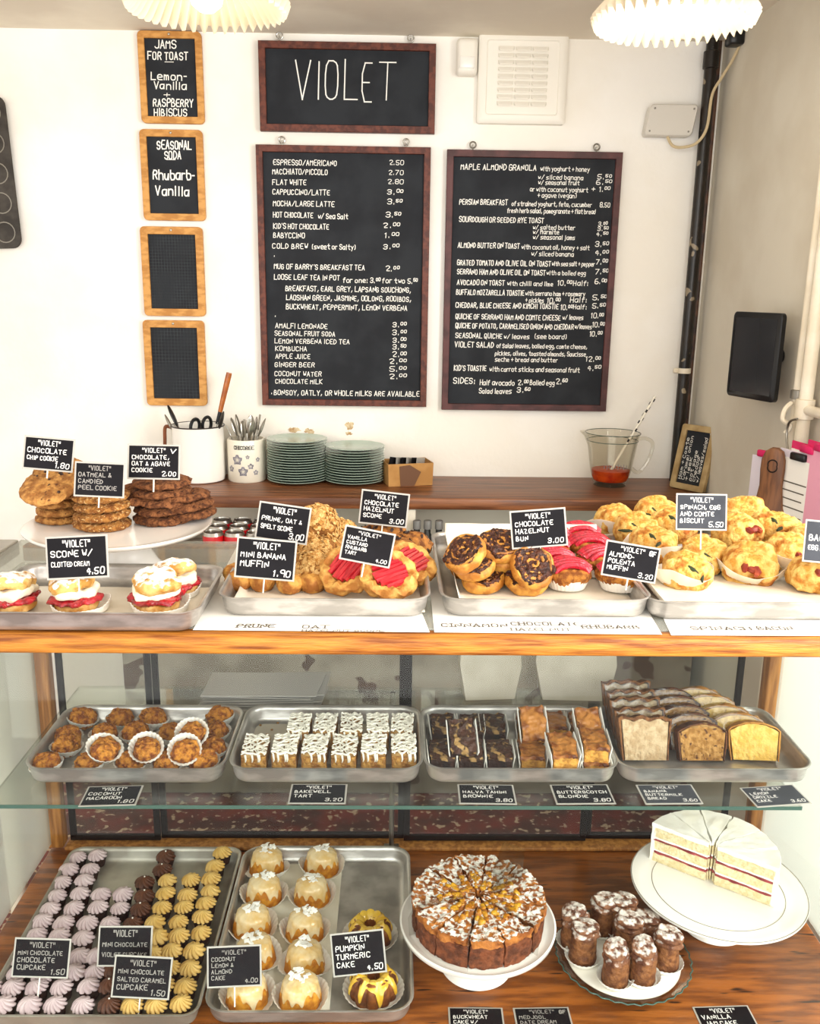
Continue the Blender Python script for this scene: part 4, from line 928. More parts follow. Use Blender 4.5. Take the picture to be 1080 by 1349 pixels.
def stack(protos, px, py, n, h, name, tilts=(), r_=.004, zs=None):
    p = at(px, py, z=ZK)
    for i in range(n):
        tl = tilts[i] if i < len(tilts) else 0
        put(protos[i % 2], (p.x+rq.uniform(-r_, r_), p.y+rq.uniform(-r_, r_), ZK+i*h), (radians(tl), radians(rq.uniform(-3, 3)), rq.uniform(0, 6)),
            '%s, %s from the bottom of its stack' % (name, ORD[i]), CG)
stack(pa, 80, 687, 5, .0146, 'pale chocolate chip cookie')
p = at(67, 645, y=SY-.02); put(pa[0], p, (radians(28), radians(-4), 1.), 'big pale chocolate chip cookie lying tilted on top of its stack', CG, 1.22)
p = at(74, 640, y=SY+.0); put(pa[1], p+Vector((.003, .016, .012)), (radians(24), 0, 2.), 'second tilted chocolate chip cookie at the top of the palest stack', CG, 1.15)
stack(pb, 138, 694, 4, .0155, 'crinkly oatmeal cookie')
stack(pc, 213, 686, 5, .0150, 'dark chocolate oat cookie')
for i, (px, py, tl) in enumerate(((247, 678, 6), (244, 665, 8), (238, 655, 6))):
    p = at(px, py, y=SY+.05); put(pc[i % 2], (p.x, p.y, p.z-.004), (radians(rq.uniform(-4, 4)), radians(-4), rq.uniform(0, 6)), 'dark chocolate oat cookie set behind the dark stack, %s from the plate' % ORD[i], CG)
p = at(186, 655, y=SY+.045); put(pc[0], p, (radians(8), 0, .5), 'lighter dark cookie peeping between the middle and dark stacks', CG)

# ------------------------------------------------------------------ cream scones
o = thing('cream_scone', '', 'scone')
g = G(); g.lathe(fine([(.024, 0), (.030, .002), (.032, .008), (.031, .013), (.02, .0145)], 12), 56); g.jit(.0022, 60, 1, rough=.0008); g.obj('lower_half', 'scone_base', o)
g = G(); g.lathe(fine([(.024, .0125), (.033, .0135), (.035, .017), (.031, .0205), (.018, .021)], 12), 72, lambda a, r, z, k: (r*(1+.09*sin(5*a)+.06*sin(9*a+1)), z)); g.jit(.0028, 110, 2, rough=.0012); g.obj('jam', 'jam', o)
g = G(); g.lathe(fine([(.020, .019), (.028, .020), (.031, .027), (.029, .033), (.016, .035)], 14), 64, lambda a, r, z, k: (r*(1+.10*sin(3*a+1)+.05*sin(7*a)), z-.002*sin(2*a))); g.jit(.0036, 45, 3, rough=.0009, rs=130); g.obj('cream', 'cream', o)
g = G(); g.at((0, .002, .031), (radians(-7), radians(5), 0)); g.lathe(fine([(.020, 0), (.029, .002), (.032, .008), (.030, .013), (.024, .0175), (.011, .0195), (.001, .0198)], 20), 64, lambda a, r, z, k: (r*(1+.05*sin(4*a)), z)); g.jit(.0034, 50, 4, rough=.0012, rs=170); g.obj('upper_half', 'scone', o)
ZF = ZTT+.0065
def paper_round(label, x, y, z, r=.042, nm='paper_liner'):
    g = G(); g.lathe([(r*.7, 0), (r*.9, .0006), (r, .010), (r*.985, .0105), (r*.88, .0014), (.001, .0010)], 80, lambda a, q, zz, k: (q*(1+.02*cos(40*a)*(k > 1)), zz*(1+.6*max(0, sin(2*a+1))*(k in (2, 3)))))
    return tag(g.obj(nm, 'case_paper', loc=(x, y, z)), label, 'paper case')
for i, (px, py, rz, lab, s) in enumerate(((14, 806, .4, 'cream scone at the terminal end of the small tray', 1.0), (97, 806, 2.2, 'cream scone under the clotted cream sign', 1.0), (203, 806, 4, 'large cream scone in front, beside the oat scone tray', 1.08))):
    p = at(px, py, z=ZF); put(o, (p.x, p.y+.012, ZF+.001), (0, 0, rz), lab, 'cream scones in the small tray', s)
    if i: paper_round('white paper case under the %s cream scone' % ('large front' if i == 2 else 'sign-marked'), p.x+.006, p.y+.014, ZF-.0008)
p = at(222, 790, z=ZF); put(o, (p.x+.006, p.y+.03, ZF+.001), (0, 0, 1.2), 'cream scone half hidden behind the large front one', 'cream scones in the small tray', 1.0)
paper_round('white paper case under the half hidden cream scone', p.x, p.y+.03, ZF-.0008)

# ------------------------------------------------------------------ oat scones and their neighbours
def flaked(name, label, cat, rx, ry, rz, mat, seed, fl, flm, n, sz, extra=None):
    o = thing(name, label, cat); rr = random.Random(seed)
    g = G(); g.ell((0, 0, rz*.8), (rx, ry, rz), 60, 36, -.8); g.jit(.008, 28, seed, rough=.0016, rs=170); g.obj('crumb', mat, o)
    f = G(); vs = g.v
    for _ in range(n):
        p = Vector(rr.choice(vs)); c = Vector((0, 0, rz*.7)); nrm = (p-c)
        if nrm.length < 1e-4: continue
        q = nrm.to_track_quat('Z', 'Y').to_euler(); f.M = Matrix.LocRotScale(p+nrm.normalized()*.0006, q, None) @ Euler((rr.uniform(-.5, .5), rr.uniform(-.5, .5), rr.uniform(0, 6))).to_matrix().to_4x4()
        s = rr.uniform(.7, 1.3)*sz; f.loops([[(s*a, s*b*.7, z) for a, b in ((1, 0), (.5, .87), (-.5, .87), (-1, 0), (-.5, -.87), (.5, -.87))] for z in (-.0005, .0008)])
    f.obj(fl, flm, o); return o
os_ = [flaked('oat_scone', '', 'scone', .040, .036, .030, 'oat_scone', 31+i, 'oat_flakes', 'oat', 900, .0042) for i in range(2)]
OG = 'oat-covered scones heaped in the tray'
for i, (px, py, Y, lab, s, r) in enumerate(((412, 757, 1.355, 'oat-covered scone at the front of the heap', 1.0, (.5, .2, .3)), (426, 734, 1.41, 'oat-covered scone in the middle of the heap, behind the front one', 1.06, (.6, -.2, 1.3)), (404, 722, 1.44, 'oat-covered scone behind the prune scone sign', 1.05, (.3, 0, 2)), (410, 694, 1.455, 'oat-covered scone on top of the heap', 1.05, (.3, .2, 3.4)), (440, 708, 1.47, 'oat-covered scone at the back slope of the heap', .98, (.2, .5, 5)))):
    p = at(px, py+6, y=Y); p.z = max(p.z-.012, ZF); put(os_[i % 2], p, r, lab, OG, s)
hz = [flaked('hazelnut_scone', '', 'scone', .036, .034, .027, 'hazel_scone', 41+i, 'chocolate_chunks', 'choc', 34, .005) for i in range(2)]
for i, (px, py, Y, lab, s) in enumerate(((524, 746, 1.43, 'rough hazelnut scone nearest behind the rhubarb tarts', 1.05), (517, 722, 1.49, 'rough hazelnut scone under the highest sign', 1.05), (541, 730, 1.475, 'rough hazelnut scone against the tray side', 1.0), (492, 716, 1.52, 'rough hazelnut scone at the tray back behind the tart sign', 1.), (508, 700, 1.505, 'topmost rough hazelnut scone, right beneath the highest sign', .95))):
    p = at(px, py+6, y=Y); p.z = max(p.z-.014, ZF); put(hz[i % 2], p, (rq.uniform(-.3, .3), rq.uniform(-.3, .3), rq.uniform(0, 6)), lab, 'hazelnut scones in the tray', s)
def dome(name, cat, r, h, mat, seed, amp=.0018, sc=60):
    g = G(); g.lathe(fine([(r*.7, 0), (r*.86, h*.15), (r, h*.45), (r*.93, h*.68), (r*.68, h*.9), (r*.3, h), (.001, h*1.02)], 20), 44); g.jit(amp, sc, seed, rough=.0007, rs=200)
    return tag(g.obj(name, mat), '', cat)
bm = [dome('banana_muffin', 'muffin', .0205, .026, 'banana_muffin', 51+i) for i in range(2)]
for i, (px, py, row) in enumerate(((309, 770, 0), (313, 781, 1), (344, 781, 1), (346, 770, 0), (381, 785, 1), (377, 771, 0), (411, 783, 1), (326, 762, 2), (362, 762, 2))):
    p = at(px, py-3, z=ZF); nm = ['behind', 'in the front row', 'at the back'][row]
    k_ = sum(1 for q in ((309, 0), (313, 1), (344, 1), (346, 0), (381, 1), (377, 0), (411, 1), (326, 2), (362, 2)) if q[1] == row and q[0] < px)
    put(bm[i % 2], (p.x, p.y+.012, ZF), (0, 0, rq.uniform(0, 6)), 'mini banana muffin %s, %s from the tray corner under its sign' % (nm, ORD[k_]), 'mini banana muffins in the tray', rq.uniform(.92, 1.08))
tart = thing('rhubarb_tart', '', 'tart')
g = G(); g.lathe([(.030, 0), (.040, .004), (.044, .014), (.042, .022), (.035, .026), (.026, .022), (.022, .014), (.001, .011)], 84, lambda a, r, z, k: (r*(1+.05*sin(6*a+k)+.03*sin(11*a)), z*(1+.12*sin(6*a+.6)))); g.jit(.0036, 45, 6, rough=.0009, rs=160); g.obj('pastry', 'pastry', tart)
for i in range(7):
    g = G(); y = -.021+i*.007; L = sqrt(max(.0001, .026**2-y*y))*1.0; g.at((0, y, .0215+.002*(i % 2)), (rq.uniform(-.1, .1), rq.uniform(-.1, .1), rq.uniform(-.12, .12)))
    g.loops([[(x, .0043*c, .0034*s_) for c, s_ in ((1, -.4), (.6, .9), (-.6, .9), (-1, -.4))] for x in (-L, L)]); g.obj('rhubarb_stick', 'rhubarb', tart)
for (px, py, Y, rot, lab, s) in ((460, 772, 1.315, (radians(38), radians(-8), 1.0), 'rhubarb tart under its sign, half covered by another tart', 1.0), (511, 778, 1.290, (radians(40), radians(6), .5), 'rhubarb tart lying in front, all its sticks showing', 1.0), (536, 764, 1.345, (radians(26), radians(20), .9), 'rhubarb tart tucked behind against the tray corner', .98)):
    p = at(px, py, y=Y); p.z = max(p.z, ZF+.024); put(tart, p, rot, lab, 'rhubarb tarts in the tray', s)

# ------------------------------------------------------------------ buns and rhubarb muffins
bun = []
for v in range(3):
    o = thing('hazelnut_bun', '', 'bun')
    g = G(); g.lathe(fine([(.024, 0), (.031, .002), (.0345, .008), (.0345, .014), (.0325, .019), (.029, .0205), (.026, .018), (.001, .017)], 24), 56, lambda a, r, z, k: (r*(1+.03*sin(2*a+v)), z)); g.jit(.0024, 50, 61+v, rough=.0005); g.obj('dough', 'bun', o)
    g = G(); T = [i*.2 for i in range(88)]; g.tube([((.003+.00153*t)*cos(t+v), (.003+.00153*t)*sin(t+v), .0205+.0009*sin(3*t)-.00008*t) for t in T], [.0023]*88, 6); g.jit(.0016, 90, 67+v, rough=.0008); g.obj('swirl', 'bun_swirl', o)
    g = G(); g.lathe(fine([(.0305, .0170), (.0302, .0205), (.026, .0222), (.015, .0222), (.001, .0215)], 14), 56, lambda a, r, z, k: (r*(1+.07*sin(4*a+v)+.05*sin(7*a)+.03*sin(13*a)), z+.001*sin(3*a+k))); g.jit(.0034, 90, 64+v, rough=.0022, rs=200); g.obj('chocolate_filling', 'bun_choc', o)
    bun.append(o)
BG = 'chocolate hazelnut buns in the tray'
for i, (px, py, z, rot, lab, s) in enumerate(((637, 784, 0, (.1, 0, 0), 'chocolate bun at the front corner of its tray', .98), (695, 786, 0, (.05, 0, 1), 'chocolate bun at the front, under the topmost bun', 1.0), (663, 771, 0, (.1, .1, 2), 'chocolate bun mostly hidden in the middle of the heap', 1.0), (620, 767, 0, (.0, 0, 4), 'bottom chocolate bun against the parchment side', 1.0),
        (716, 770, 0, (.1, .1, 2), 'chocolate bun hidden behind the front ones, next to the muffins', 1.0), (624, 763, .026, (.22, -.05, 3), 'chocolate bun lying across the corner bun', .98), (701, 763, .030, (.65, .12, 4), 'topmost chocolate bun, tipped forward under the bun sign', 1.02), (662, 754, .028, (.1, 0, 1), 'chocolate bun in the middle of the upper layer', .95), (618, 748, .052, (.3, -.5, 5), 'chocolate bun tipped on its side at the heap end', 1.0), (658, 738, .05, (.3, .05, 2.5), 'chocolate bun at the back top of the heap', 1.0))):
    p = at(px, py-4, z=ZF+z); put(bun[i % 3], (p.x, p.y+.02, ZF+z+(.004 if z else .005+.01*rot[0])), (rot[0]+.20, rot[1], rot[2]), lab, BG, s)
mf = []
for v in range(2):
    o = thing('rhubarb_muffin', '', 'muffin')
    g = G(); g.lathe([(.027, 0), (.0285, .002), (.034, .016), (.0332, .0165), (.001, .012)], 120, lambda a, r, z, k: (r*(1+.018*cos(30*a)*(r > .02)), z)); g.obj('paper_case', 'case_paper', o)
    g = G(); g.lathe(fine([(.027, .006), (.0335, .014), (.038, .022), (.036, .030), (.025, .036), (.001, .038)], 22), 64, lambda a, r, z, k: (r*(1+.03*sin(5*a)), z)); g.jit(.0022, 60, 71+v, rough=.0014, rs=220); g.obj('cake', 'polenta', o)
    for i in range(6):
        y = -.024+i*.0096; L = sqrt(max(.0002, .036**2-y*y))*.98; zt = .036+.006*(1-(y/.036)**2)
        g = G(); P = [(-L, y, zt-.010), (-L*.6, y, zt-.001), (0, y+.001, zt+.002), (L*.6, y, zt-.001), (L, y, zt-.010)]
        g.tube(smooth_path(P, 3), [.0052]*13, 7); g.jit(.001, 70, i+v*9); g.obj('rhubarb_strip', 'rhubarb_pink', o)
    mf.append(o)
for i, (px, py, rz, lab, s) in enumerate(((751, 786, .1, 'rhubarb muffin at the front, between the buns and the muffin sign', 1.0), (822, 788, -.1, 'rhubarb muffin at the front corner under the muffin sign', .98), (795, 768, .2, 'rhubarb muffin in the second row by the tray side', 1.), (731, 768, .1, 'rhubarb muffin in the second row touching the buns', .96),
                                 (779, 748, .0, 'rhubarb muffin in the third row, away from the buns', 1.), (726, 750, .1, 'rhubarb muffin in the third row behind the bun sign', 1.), (767, 732, 0, 'rhubarb muffin at the very back by the parchment', 1.), (728, 734, 0, 'rhubarb muffin at the very back, hidden by the bun sign', 1.))):
    p = at(px, py-4, z=ZF); put(mf[i % 2], (p.x, p.y+.03, ZF), (radians(-4), 0, rz+pi/2*0), lab, 'rhubarb-topped muffins in the tray', s)

# ------------------------------------------------------------------ savoury biscuits
bs = []
for v in range(3):
    o = thing('savoury_biscuit', '', 'biscuit')
    g = G(); g.lathe(fine([(.026, 0), (.031, .004), (.0355, .016), (.0345, .027), (.029, .036), (.017, .0415), (.001, .0425)], 26), 64, lambda a, r, z, k: (r*(1+.05*sin(4*a+v*2)+.03*sin(7*a)), z)); g.jit(.0056, 36, 81+v, rough=.0016, rs=150); g.obj('crumb', 'biscuit', o)
    rr = random.Random(90+v); nm, mt = (('spinach', 'greens'), ('spinach', 'greens'), ('bacon', 'bacon'))[v]
    for k_ in range((2, 2, 3)[v]):
        a = rr.uniform(-2.7, -.4); q = rr.uniform(.012, .03); zz = .0425-q*.42; b = rr.uniform(0, 3)
        g = G(); P = [(q*cos(a)+s_*(.016 if v < 2 else .011)*cos(b), q*sin(a)+s_*(.016 if v < 2 else .011)*sin(b)-.003, zz+.002-abs(s_)*.002) for s_ in (-1, -.3, .4, 1)]
        g.tube(P, [.0014, .0034, .003, .0014] if v < 2 else [.003, .005, .0045, .003], 6); g.jit(.0012, 90, k_+v); g.obj(nm, mt, o)
    bs.append(o)
def wrap_cup(x, y, z, label, r=.039, h=.03, s=1):
    g = G(); n = 60; g.lathe([(r*.72, 0), (r*.78, .001), (r*.96, h*.4), (r*1.1, h*.95), (r*1.09, h*.96), (r*.94, h*.42), (r*.76, .002), (.001, .0018)], n, lambda a, q, zz, k: (q*(1+.05*sin(3*a+s)*(k > 1)+.02*sin(9*a)*(k > 1)), zz*(1+.35*sin(2*a+s)*(k in (3, 4)))))
    g.jit(.002, 30, s); return tag(g.obj('paper_wrap', 'wrap', loc=(x, y, z)), label, 'paper wrap', 'paper wraps around the savoury biscuits')
BIS = [(903, 772, 0, 0, 'front biscuit by the tray corner, nearest the muffin sign', 1.08, 1), (929, 752, 1, 0, 'biscuit with dark spinach behind the tray-corner biscuit', 1.1, 1), (994, 765, 2, 0, 'largest biscuit, smooth golden and front centre', 1.26, 1), (1074, 780, 2, 0, 'front biscuit by the picture edge below the cut-off sign', 1.1, 0),
       (862, 737, 0, .012, 'long biscuit with a green spinach strip behind the muffin sign', 1.1, 1), (842, 718, 1, .012, 'biscuit with spinach at the tray side, third from the front', 1.1, 0), (813, 704, 2, .012, 'rearmost tray-side biscuit with a bacon edge', 1.1, 1), (866, 694, 1, .02, 'tall rounded biscuit at the back, just before the sign', 1.1, 0),
       (890, 712, 0, .02, 'pale biscuit leaning below the spinach sign', 1.15, 0), (975, 722, 2, .02, 'biscuit with bacon just behind the largest biscuit', 1.2, 0), (948, 694, 0, .02, 'biscuit hidden behind the spinach sign', 1.1, 0), (985, 700, 1, .02, 'broad biscuit with toasted top at the back beside the sign', 1.25, 0),
       (1022, 718, 0, .016, 'round biscuit at the back towards the picture edge', 1.2, 0), (1040, 748, 2, .01, 'biscuit with bacon strips next to the largest biscuit', 1.15, 1), (1064, 736, 1, .012, 'biscuit behind the cut-off bacon sign', 1.1, 0)]
for i, (px, py, v, dz, lab, s, wr) in enumerate(BIS):
    p = at(px, py, z=ZF+dz); put(bs[v], (p.x, p.y+.02, ZF+dz+.0025), (radians(rq.uniform(8, 26)), radians(rq.uniform(-12, 12)), rq.uniform(-.5, .5)), 'golden savoury '+lab, 'savoury biscuits in the bright tray', s)
    if wr: wrap_cup(p.x, p.y+.02, ZF+dz, 'crumpled paper wrap holding the '+lab.split(',')[0].replace('biscuit', 'biscuit', 1), .0415*s, .024, i)

# ------------------------------------------------------------------ middle shelf
MG = 'trays on the middle glass shelf'; ZMT = ZM+.0004
mt = []
for i, (x0, x1, lab) in enumerate(((25, 293, 'metal tray of coconut macaroons on the glass shelf'), (300, 556, 'metal tray of iced bakewell slices on the glass shelf'), (560, 817, 'metal tray of brownies and blondies on the glass shelf'), (818, 1075, 'metal tray of loaf cake slices on the glass shelf'))):
    a, b = at(x0, 1012, z=ZMT+.03), at(x1, 1012, z=ZMT+.03)
    if i == 0: a.x += .003
    tray(lab, (a.x+b.x)/2, a.y+.105, ZMT, b.x-a.x-.002, .21, group=MG); mt.append(((a.x+b.x)/2, a.y, b.x-a.x))
ZMF = ZMT+.0028
mac = []
for v in range(6):
    o = thing('coconut_macaroon', '', 'macaroon'); lowc = v >= 3
    g = G(); g.lathe(fine([(.012, 0), (.018, .003), (.0212, .011), (.019, .020), (.012, .027), (.001, .029)], 24), 48); g.jit(.0036, 80, 101+v, rough=.0026, rs=230); g.obj('mound', 'macaroon', o)
    rt_, zt_2 = (.0262, .013) if lowc else (.0275, .0185)
    g = G(); n = 96; g.lathe([(.012, -.0004), (.0165, 0), (.0232, zt_2*.62), (rt_, zt_2), (rt_-.0003, zt_2+.0005), (.0228, zt_2*.64), (.016, .0012), (.001, .0008)], n, lambda a, r, z, k: (r*(1+.028*cos(24*a)*(k in (2, 3, 4, 5))), z*(1+(.15 if lowc else .35)*sin(a-1.2+v*.3)*(k in (3, 4))))); g.obj('paper_case', 'case_paper', o)
    mac.append(o)
MAC = [(62, 1007, 0, 1, 0), (118, 1006, 0, 1, 1), (170, 1005, 0, 1, 2), (222, 1005, 0, 1, 3), (268, 1004, 0, 1, 4), (86, 984, 0, 2, 0), (138, 987, .02, 2, 1), (195, 985, .022, 2, 2), (245, 987, .02, 2, 3), (281, 987, 0, 2, 4),
       (88, 970, 0, 3, 0), (136, 968, 0, 3, 1), (178, 967, 0, 3, 2), (225, 968, 0, 3, 3), (286, 964, 0, 3, 4), (108, 947, 0, 4, 0), (158, 948, 0, 4, 1), (200, 948, 0, 4, 2), (256, 964, .028, 4, 3), (290, 946, 0, 4, 4)]
RN = ['', 'front', 'second', 'third', 'back']
for i, (px, py, dz, row, c_) in enumerate(MAC):
    p = at(px, py, z=ZMF+dz+.012); tl = rq.uniform(15, 32) if dz else rq.uniform(-6, 8)
    put(mac[i % 3 + (0 if dz else 3)], (p.x, p.y, ZMF+dz+.0006), (radians(tl), radians(rq.uniform(-10, 10)), rq.uniform(0, 6) if not dz else rq.uniform(-.3, .3)), 'coconut macaroon in the %s row, %s from the outer end of the case' % (RN[row], ORD[c_]), 'coconut macaroons in the tray', rq.uniform(.95, 1.06))
# bakewell slices
bk = []
for v in range(3):
    o = thing('bakewell_slice', '', 'cake slice'); w, d, h = .0385, .062, .030; rr = random.Random(110+v)
    g = G()
    def slab(w, d, z0, z1, nx=12, ny=16, nz=4):
        g = G(); vs = {}; L = []; F = []
        def vid(i, j, k):
            if (i, j, k) not in vs: vs[(i, j, k)] = len(L); L.append((-w/2+w*i/nx, -d/2+d*j/ny, z0+(z1-z0)*k/nz))
            return vs[(i, j, k)]
        for i in range(nx):
            for j in range(ny):
                F.append((vid(i, j, 0), vid(i, j+1, 0), vid(i+1, j+1, 0), vid(i+1, j, 0))); F.append((vid(i, j, nz), vid(i+1, j, nz), vid(i+1, j+1, nz), vid(i, j+1, nz)))
            for k in range(nz):
                F.append((vid(i, 0, k), vid(i+1, 0, k), vid(i+1, 0, k+1), vid(i, 0, k+1))); F.append((vid(i, ny, k), vid(i, ny, k+1), vid(i+1, ny, k+1), vid(i+1, ny, k)))
        for j in range(ny):
            for k in range(nz):
                F.append((vid(0, j, k), vid(0, j, k+1), vid(0, j+1, k+1), vid(0, j+1, k))); F.append((vid(nx, j, k), vid(nx, j+1, k), vid(nx, j+1, k+1), vid(nx, j, k+1)))
        return g.add(L, F)
    g = slab(w, d, 0, h*.86); g.jit(.0014, 90, v, rough=.0008); g.obj('sponge', 'tart_sponge', o)
    g = slab(w*.99, d*.99, h*.86, h, nz=2); g.jit(.0022, 70, v+5); g.obj('almond_top', 'tart_top', o)
    g = G()
    for q in range(11):                                   # drizzled icing: looping lines
        y0_ = -d/2+d*(q+.5)/11; P = []
        for i in range(9): P.append((-w*.5+w*i/8, y0_+rr.uniform(-.0055, .0055), h+.0014+rr.uniform(-.0004, .0012)))
        g.tube(smooth_path(P, 2), rr.uniform(.0009, .0023), 6)
    for q in range(4):
        x0_ = -w*.4+w*.8*q/3; P = [(x0_+rr.uniform(-.004, .004), -d*.5+d*i/7, h+.0012+rr.uniform(-.0004, .001)) for i in range(8)]; g.tube(smooth_path(P, 2), rr.uniform(.0009, .0018), 6)
    for q in range(4):
        x = rr.uniform(-w*.45, w*.45); g.tube([(x, -d/2-.0012, h+.001), (x+.001, -d/2-.0016, h*.75), (x, -d/2-.001, h*.6)], [.0018, .0016, .0008], 6)
    g.obj('icing', 'icing', o); bk.append(o)
for i, px in enumerate((333, 373, 413, 453, 492, 532)):
    p = at(px, 995, z=ZMF+.030); put(bk[i % 3], (p.x, p.y+.031, ZMF+.0005), (0, 0, rq.uniform(-.04, .04)), 'iced bakewell slice in the front row, %s from the macaroons' % ORD[i], 'iced bakewell slices in the tray', (1, 1, rq.uniform(.97, 1.05)))
for i, px in enumerate((392, 427, 462, 497, 530)):
    p = at(px, 965, z=ZMF+.034); put(bk[(i+1) % 3], (p.x, p.y+.031, ZMF+.0005), (0, 0, rq.uniform(-.05, .05)), 'iced bakewell slice in the back row, %s from the macaroons' % ORD[i], 'iced bakewell slices in the tray', (.92, 1, 1.13))
g = G(); 
p = at(350, 958, z=ZMF); sheet('bare paper in the empty back corner of the bakewell tray', quad(((318, 1006), (545, 1006), (530, 940), (340, 940)), ZMF), ZMF-.0006, 'baking_paper', 'parchment', 'baking parchment in the trays')
for i, (px, py) in enumerate(((343, 956), (358, 962), (366, 953), (352, 968))):
    q = at(px, py, z=ZMF); g = G(); g.ell((0, 0, .001), (.0025, .0018, .0016), 8, 6); tag(g.obj('cake_crumb', 'tart_sponge', loc=(q.x, q.y, ZMF)), 'brown crumb on the bare paper of the bakewell tray', 'crumb', 'crumbs on the bare paper')
# brownies and blondies in folded paper
def brick(name, cat, m1, m2, v, w=.038, d=.058, h=.026, paper=True):
    o = thing(name, '', cat)
    g = slab(w, d, 0, h*.8); g.jit(.0018, 80, v, rough=.0010); g.obj('crumb', m1, o)
    g = slab(w*1.01, d*1.01, h*.78, h, 18, 26, 2); g.jit(.0036, 60, v+4, rough=.0016, rs=190); g.obj('crust', m2, o)
    if paper:
        g = G(); n = 40; t = .0004; x = w/2+.0016; hh = h*1.05; P = [(-x-.003, hh), (-x-.0005, h*.5), (-x, .001), (-x+.002, -.0009), (x-.002, -.0009), (x, .001), (x+.0005, h*.5), (x+.003, hh)]
        for j in range(n):
            pass
        rows = []
        for j in range(n+1):
            y = -d*.5+d*j/n; f = .0006*cos(j*pi); rows.append([(a+(f if a > 0 else -f), y, b) for a, b in P])
        g.loops(rows, False, False, False); pp = g.obj('paper_fold', 'case_paper', o, auto=180)
        m = pp.modifiers.new('t', 'SOLIDIFY'); m.thickness = .0005
    return o
br = [brick('chocolate_brownie', 'brownie', 'brownie', 'brownie_top', 120+i) for i in range(2)]
bl = [brick('butterscotch_blondie', 'blondie', 'blondie', 'blondie_top', 130+i) for i in range(2)]
BRG, BLG = 'chocolate brownies in the tray', 'butterscotch blondies in the tray'
for i, (px, py, dz, tl, lab) in enumerate(((583, 998, 0, 0, 'dark brownie in the front row at the bakewell end'), (622, 998, 0, 0, 'dark brownie in the front row with a pale nut piece'), (660, 998, 0, 0, 'dark brownie in the front row next to the blondies'), (584, 962, 0, 0, 'dark brownie in the back row at the bakewell end'), (622, 962, 0, 0, 'dark brownie in the back row, under the raised one'), (652, 962, 0, 0, 'dark brownie in the back row next to the blondies'), (610, 972, .030, 36, 'raised dark brownie tipped up in white paper'))):
    p = at(px, py, z=ZMF+dz+.026); put(br[i % 2], (p.x, p.y+.029, ZMF+dz+.001), (radians(tl), 0, rq.uniform(-.05, .05)), lab, BRG, .98 if not dz else 1)
for i, (px, py, dz, tl, lab) in enumerate(((704, 998, 0, 0, 'golden blondie in the front row next to the brownies'), (748, 1006, 0, 0, 'bottom golden blondie, second in the front row'), (789, 1006, 0, 0, 'bottom golden blondie at the loaf slice corner'), (700, 962, 0, 0, 'golden blondie in the back row, mostly covered'), (733, 958, .010, 0, 'golden blondie in the back row between two raised ones'), (770, 960, 0, 0, 'golden blondie in the back row by the loaf slices'),
        (745, 990, .027, 10, 'golden blondie of the second layer, middle of the front'), (788, 984, .027, 4, 'small golden blondie of the second layer at the loaf slice corner'), (704, 952, .036, 44, 'raised golden blondie tipped forward next to the brownies'), (779, 955, .034, 36, 'raised golden blondie tipped forward by the loaf slices'))):
    p = at(px, py, z=ZMF+dz+.026); put(bl[i % 2], (p.x, p.y+.029, ZMF+dz+.001), (radians(tl), 0, rq.uniform(-.12, .05)), lab, BLG, .98)
# loaf cake slices standing in rows
def loaf(name, m1, m2, v, w, h, top, film):
    o = thing(name, '', 'cake slice')
    t = .019; n = 28; prof = []
    for i in range(n+1):
        u = -1+2*i/n; prof.append((w/2*u, h*(.80+.2*(1-abs(u)**2.4) if top == 'dome' else .97+.03*sin(9*u+v))))
    poly = [(-w*.44, 0), (w*.44, 0)]+[(x, z) for x, z in reversed(prof)]
    c = (0, h*.5)
    def ring(y, s): return [(x*s, y, c[1]+(z-c[1])*s) for x, z in poly]
    g = G(); ls = [ring(y, s) for y, s in ((-t/2, .02), (-t/2, .3), (-t/2, .6), (-t/2, .85), (-t/2, .96), (t/2, .96), (t/2, .5), (t/2, .02))]; g.loops(ls); g.jit(.0012, 90, v); g.obj('crumb', m1, o)
    g = G(); n2 = len(prof); R1 = prof; cs = []
    for x, z in [(-w*.445, .001), (-w*.48, h*.4)]+prof+[(w*.48, h*.4), (w*.445, .001)]:
        d_ = Vector((x, z-h*.5)); d_.normalize(); q = .0022 if top == 'dome' else (.005 if z > h*.8 else .0018)
        cs.append([(x, -t/2-.0004, z), (x+d_.x*q, -t/2-.0002, z+d_.y*q), (x+d_.x*q, t/2+.0002, z+d_.y*q), (x, t/2+.0004, z)])
    cs = [[l[k] for l in cs] for k in range(4)]
    L = [[cs[k][i] for k in range(4)] for i in range(len(cs[0]))]
    g.loops(L); g.jit(.0016 if top == 'dome' else .0034, 80, v+3); g.obj('crust', m2, o)
    if v == 142:
        for x, z in ((.004, h*.985), (-.012, h*.96), (.016, h*.95)):
            g = G(); g.at((x, -t*.3, z), (.3, 0, .3)); g.ell((0, 0, 0), (.010, .006, .0025), 14, 7); g.obj('almond', 'tart_top', o)
    if film:
        g = G(); e = .004; ring2 = lambda y, s: [(x*s, y, max(.0008, c[1]+(z-c[1])*s)) for x, z in poly]
        g.loops([ring2(-t/2-.003, .97), ring2(-t/2-.0025, 1.05), ring2(t/2+.0025, 1.05), ring2(t/2+.003, .97)]); g.jit(.0022, 40, v+7); g.obj('clear_wrapper', 'film', o)
    return o
LG = 'loaf cake slices in the tray'
